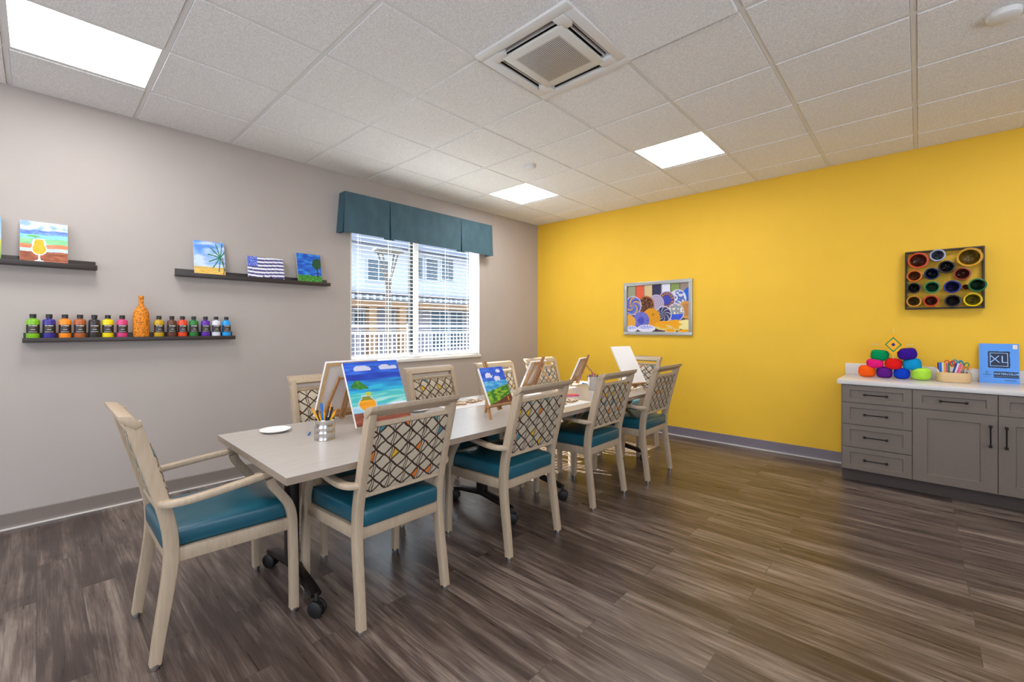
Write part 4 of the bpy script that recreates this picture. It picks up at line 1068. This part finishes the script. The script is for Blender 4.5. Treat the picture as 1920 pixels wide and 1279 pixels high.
# ---- yarn
def yarn(label, color, x, y, z, w_, h_, tilt=0, rz=0):
    """soft ball of wound yarn: flattened drum with strand grooves"""
    nu, nv = 96, 26; vs = []
    seed = x*13+z*7
    for j in range(nv+1):
        ph = pi*j/nv-pi/2
        for i in range(nu):
            th = 2*pi*i/nu
            c, s = cos(ph), sin(ph); ex = .5
            rr = (abs(c)**ex); zz = math.copysign(abs(s)**.75, s)
            g_ = sin((zz*7+ .9*sin(th*2+seed)+ 1.2*sin(th+seed*2))*2.6)*.034 + .05*N(cos(th)*1.4+seed, sin(th)*1.4, zz*1.3)
            r_ = rr*(1+g_)
            dz = 1-.10*(1-rr)
            vs.append((w_/2*r_*cos(th), w_/2*.92*r_*sin(th), h_/2*1.16*(zz*dz)*(1+.05*N(th,seed,1))))
    fs = [(j*nu+i, j*nu+(i+1)%nu, (j+1)*nu+(i+1)%nu, (j+1)*nu+i) for j in range(nv) for i in range(nu)]
    m_ = mat('yarn_'+'_'.join(map(str,color)), color, .9, spec=.15, var=.10, scale=55, stretch=(.5,.5,4), bump=.25)
    o_ = MB().add(vs, fs).build('yarn_ball', m_, smooth=True, angle=80)
    tag(o_, label, 'yarn', 'pyramid of yarn balls on the counter', loc=(x,y,z), rot=(radians(4),radians(tilt),rz))
YR = [('orange yarn ball at the left end of the bottom row',(246,92,18),3.914,.902,.122,.090,0),('dark purple yarn ball second in the bottom row',(96,28,128),4.030,.899,.108,.084,0),
      ('royal blue yarn ball third in the bottom row',(16,62,190),4.143,.897,.106,.079,0),('lime green yarn ball at the right end of the bottom row',(176,226,70),4.262,.903,.124,.090,0),
      ('hot pink yarn ball on the second row, left',(228,28,120),3.968,.973,.116,.072,-4),('red yarn ball on the second row, middle',(226,28,26),4.090,.976,.114,.082,4),
      ('cyan blue yarn ball on the second row, right',(18,150,206),4.207,.979,.120,.084,-8),('green yarn ball on top of the pile, left',(0,142,84),4.000,1.045,.124,.080,6),
      ('dark indigo yarn ball on top of the pile, right',(58,22,140),4.176,1.064,.126,.084,-10)]
for lab, c, x, z, w_, h_, tl in YR: yarn(lab, c, x, -.20-.012*((x*10)%1), z, w_, h_, tl)

# god's eye
ge = thing('yarn_diamond_ornament', 'yellow green and blue yarn diamond woven on crossed sticks above the yarn', 'ornament', (4.090,-.235,1.140), 0)
for a, b_, n_, yy in (((0,-.125),(0,.135),'stick',.0),((-.145,.0),(.128,.0),'stick',.004)):
    MB().tube([(a[0],yy,a[1]),(b_[0],yy,b_[1])], .0024, 8).build(n_, mat('pale_dowel', (226,206,164), .6), ge)
k = MB(); bands = [(.012,0),(.040,1),(.046,1),(.058,2),(.078,1)]
mats_ = [mat('yarn_navy', (44,44,140), .8), mat('yarn_gold', (246,176,20), .8), mat('yarn_leaf', (16,140,84), .8)]
prev = 0; 
for r, mi in ((.017,0),(.052,1),(.066,2),(.092,1)):
    kk = 4; 
    for q in range(4):
        a0, a1 = q*pi/2, (q+1)*pi/2
        sx = .84
        p = lambda rad, a, y_: (sx*rad*cos(a), y_, rad*sin(a))
        y0 = -.010+.0 ; y1 = .006
        vs = [p(prev,a0,y0+prev*.05),p(r,a0,y0+r*.05),p(r,a1,y0+r*.05),p(prev,a1,y0+prev*.05),p(prev,a0,y1),p(r,a0,y1),p(r,a1,y1),p(prev,a1,y1)]
        k.add(vs, [(0,1,2,3),(4,7,6,5),(1,5,6,2),(0,3,7,4)], mi)
    prev = r
k.build('woven_yarn', mats_, ge)

# wooden tray of supplies
TY = -.185; TX = 4.452
tr = thing('round_wooden_tray', 'round pale wooden tray of pens, scissors and brushes on the counter', 'tray', (TX,TY,CT))
MB().lathe([(.094,0),(.099,.003),(.101,.008),(.101,.076),(.0985,.078),(.094,.076),(.094,.006),(0,.006)], 48, sy=.86).build('tray_wall', mat('bent_beech', (224,190,140), .45, var=.06, scale=10, stretch=(1,1,6)), tr, smooth=True)
sg = 'supplies standing in the wooden tray'
def tool(label, x, m_, topx, h_, name='marker_pen', r=.0052, y=TY, capm=None):
    stick(name, label, 'pen', (x,y,CT+.0075), (topx,y+.005,CT+h_), r, [(0,.6,1,1,m_,'barrel'),(.6,1,1.08,1,capm or m_,'cap')], sg)
base = TX
pens = [(-.084,'navy blue',M_mb,-.088,.150),(-.072,'blue',M_bb,-.074,.152),(-.060,'white',M_wh,-.061,.150),(-.048,'yellow',M_yl,-.048,.152),(-.037,'pink',M_pk,-.037,.150),(-.026,'green',M_gn,-.026,.148)]
for dx, n_, m_, tx, h_ in pens: tool(n_+' marker standing upright at the left of the wooden tray', TX+dx, m_, TX+tx, h_, r=.0058)
for dx, n_, m_, tx, h_ in [(-.020,'dark navy',M_mb,.016,.150),(-.008,'pale lavender',M_wh,.028,.150),(.004,'hot pink',M_pk,.040,.148),(.014,'salmon pink',mat('salmon_barrel',(240,140,130),.4),.050,.142)]:
    tool(n_+' marker leaning right in the middle of the tray', TX+dx, m_, TX+tx, h_, y=TY-.03, r=.0058)
for i in range(7):
    dx = .040+.0055*i
    brush('blue handled brush with tan bristles leaning right in the tray', (TX+dx-.014,TY-.02+.008*(i%3),CT+.0075), (TX+dx+.012+.003*i,TY-.02+.008*(i%3),CT+.128+.004*(i%3)), M_mb, .0036, 'blue brushes at the right of the tray')
for i in range(3): brush('thin tan tipped brush leaning out at the tray left', (TX-.070,TY-.012*i,CT+.0075), (TX-.112+.008*i,TY-.012*i,CT+.135-.01*i), M_mb, .0030, 'thin brushes at the left of the tray')
def scissors(label, x, z, m_, tilt, y):
    t_ = thing('scissors', label, 'scissors', (x,y,CT+.0085)); t_.rotation_euler = (0,tilt,0)
    for s in (-1,1):
        M = Matrix.Translation((s*.0165,0,z))
        n = 20; pts = [M@Vector((.0135*cos(2*pi*i/n),0,.020*sin(2*pi*i/n))) for i in range(n+1)]
        MB().tube(pts, .0042, 8, cap=False).build('finger_loop', m_, t_, smooth=True)
    MB().add([(-.006,-.001,z-.022),(.006,-.001,z-.022),(.003,-.001,0),(-.003,-.001,0),(-.006,.001,z-.022),(.006,.001,z-.022),(.003,.001,0),(-.003,.001,0)],[(0,1,2,3),(4,7,6,5),(0,4,5,1),(2,6,7,3),(0,3,7,4),(1,5,6,2)]).build('blades', M_chrome, t_)
scissors('red handled scissors standing in the wooden tray', TX-.030, .138, M_rd, radians(4), TY+.02)
scissors('teal blue handled scissors standing in the wooden tray', TX+.004, .146, mat('teal_plastic', (40,150,200), .35), radians(8), TY+.03)
scissors('green handled scissors leaning right in the wooden tray', TX+.022, .135, M_gn, radians(16), TY+.045)

# watercolour pad
pdm = thing('watercolor_paper_pad', 'blue watercolor paper pad leaning on the backsplash at right', 'paper pad', (4.708,-.088,CT), 0)
PW, PH = .212, .313; Mp = Matrix.Rotation(radians(-11),4,'X')
MB().box((-PW/2,.001,0),(PW/2,.012,PH),M=Mp).build('pages', M_canvas, pdm)
MB().box((-PW/2,-.001,0),(PW/2,.001,PH),M=Mp).build('cover', mat('blue_cover', (84,152,236), .4), pdm)
M_ink = mat('navy_ink', (24,34,64), .5); M_lt = mat('pale_blue_ink', (150,196,250), .5); M_st = mat('cream_sticker', (222,220,214), .5)
def flat(name, x0, x1, z0, z1, m_, d=-.0016, jag=0, sub=None):
    k = MB()
    if jag:
        n = 14; pts = []
        for i in range(n): pts.append((x0+(x1-x0)*i/n, z0+random.uniform(-jag,jag)))
        for i in range(n): pts.append((x1+random.uniform(-jag,jag), z0+(z1-z0)*i/n))
        for i in range(n): pts.append((x1-(x1-x0)*i/n, z1+random.uniform(-jag,jag)))
        for i in range(n): pts.append((x0+random.uniform(-jag,jag), z1-(z1-z0)*i/n))
        k.prism(pts, 1, d, -.001, M=Mp)
    else: k.box((x0,d,z0),(x1,-.001,z1),M=Mp)
    return k.build(name, m_, pdm)
flat('logo_block', -.058, .058, .122, .252, M_ink, -.0013, .002)
for (x0,x1,z0,z1) in ((-.048,.048,.236,.240),(-.048,.048,.134,.138),(-.048,-.044,.134,.240),(.044,.048,.134,.240)): flat('logo_border', x0, x1, z0, z1, M_lt, -.0017)
TM = lambda x, z, d=-.0018: Mp@Matrix.Translation((x,d,z))@Matrix.Rotation(pi/2,4,'X')
text_mesh('logo_letters', 'XL', .082, TM(-.001,.187), M_lt, pdm, .0003, 0, -.001, sx=1.0)
flat('title_strip', -.028, .100, .044, .092, M_ink, -.0013, .0012)
text_mesh('title_letters', 'WATERCOLOR', .0215, TM(.036,.074), M_lt, pdm, .0003, .35, .0004, sx=.88)
flat('title_underline', -.024, .096, .055, .0565, M_lt, -.0017)
text_mesh('maker_letters', 'CANSON', .011, TM(-.064,.066), M_ink, pdm, .0003, 0, .0002)
k = MB(); k.tube([Mp@Vector((-.064+.008*cos(a/8*2*pi*.8), -.002, .083+.007*sin(a/8*2*pi*.8))) for a in range(9)], .0012, 6); k.build('maker_mark', M_ink, pdm)
flat('thin_rule', -.085, -.028, .046, .0472, M_ink); flat('small_print', .028, .088, .022, .030, mat('grey_blue_ink', (70,110,170), .5)); flat('small_print', -.094, .094, .014, .0152, mat('grey_blue_ink', (70,110,170), .5))
flat('sticker', .074, .098, .272, .304, M_st)
print('objects', len(bpy.data.objects))
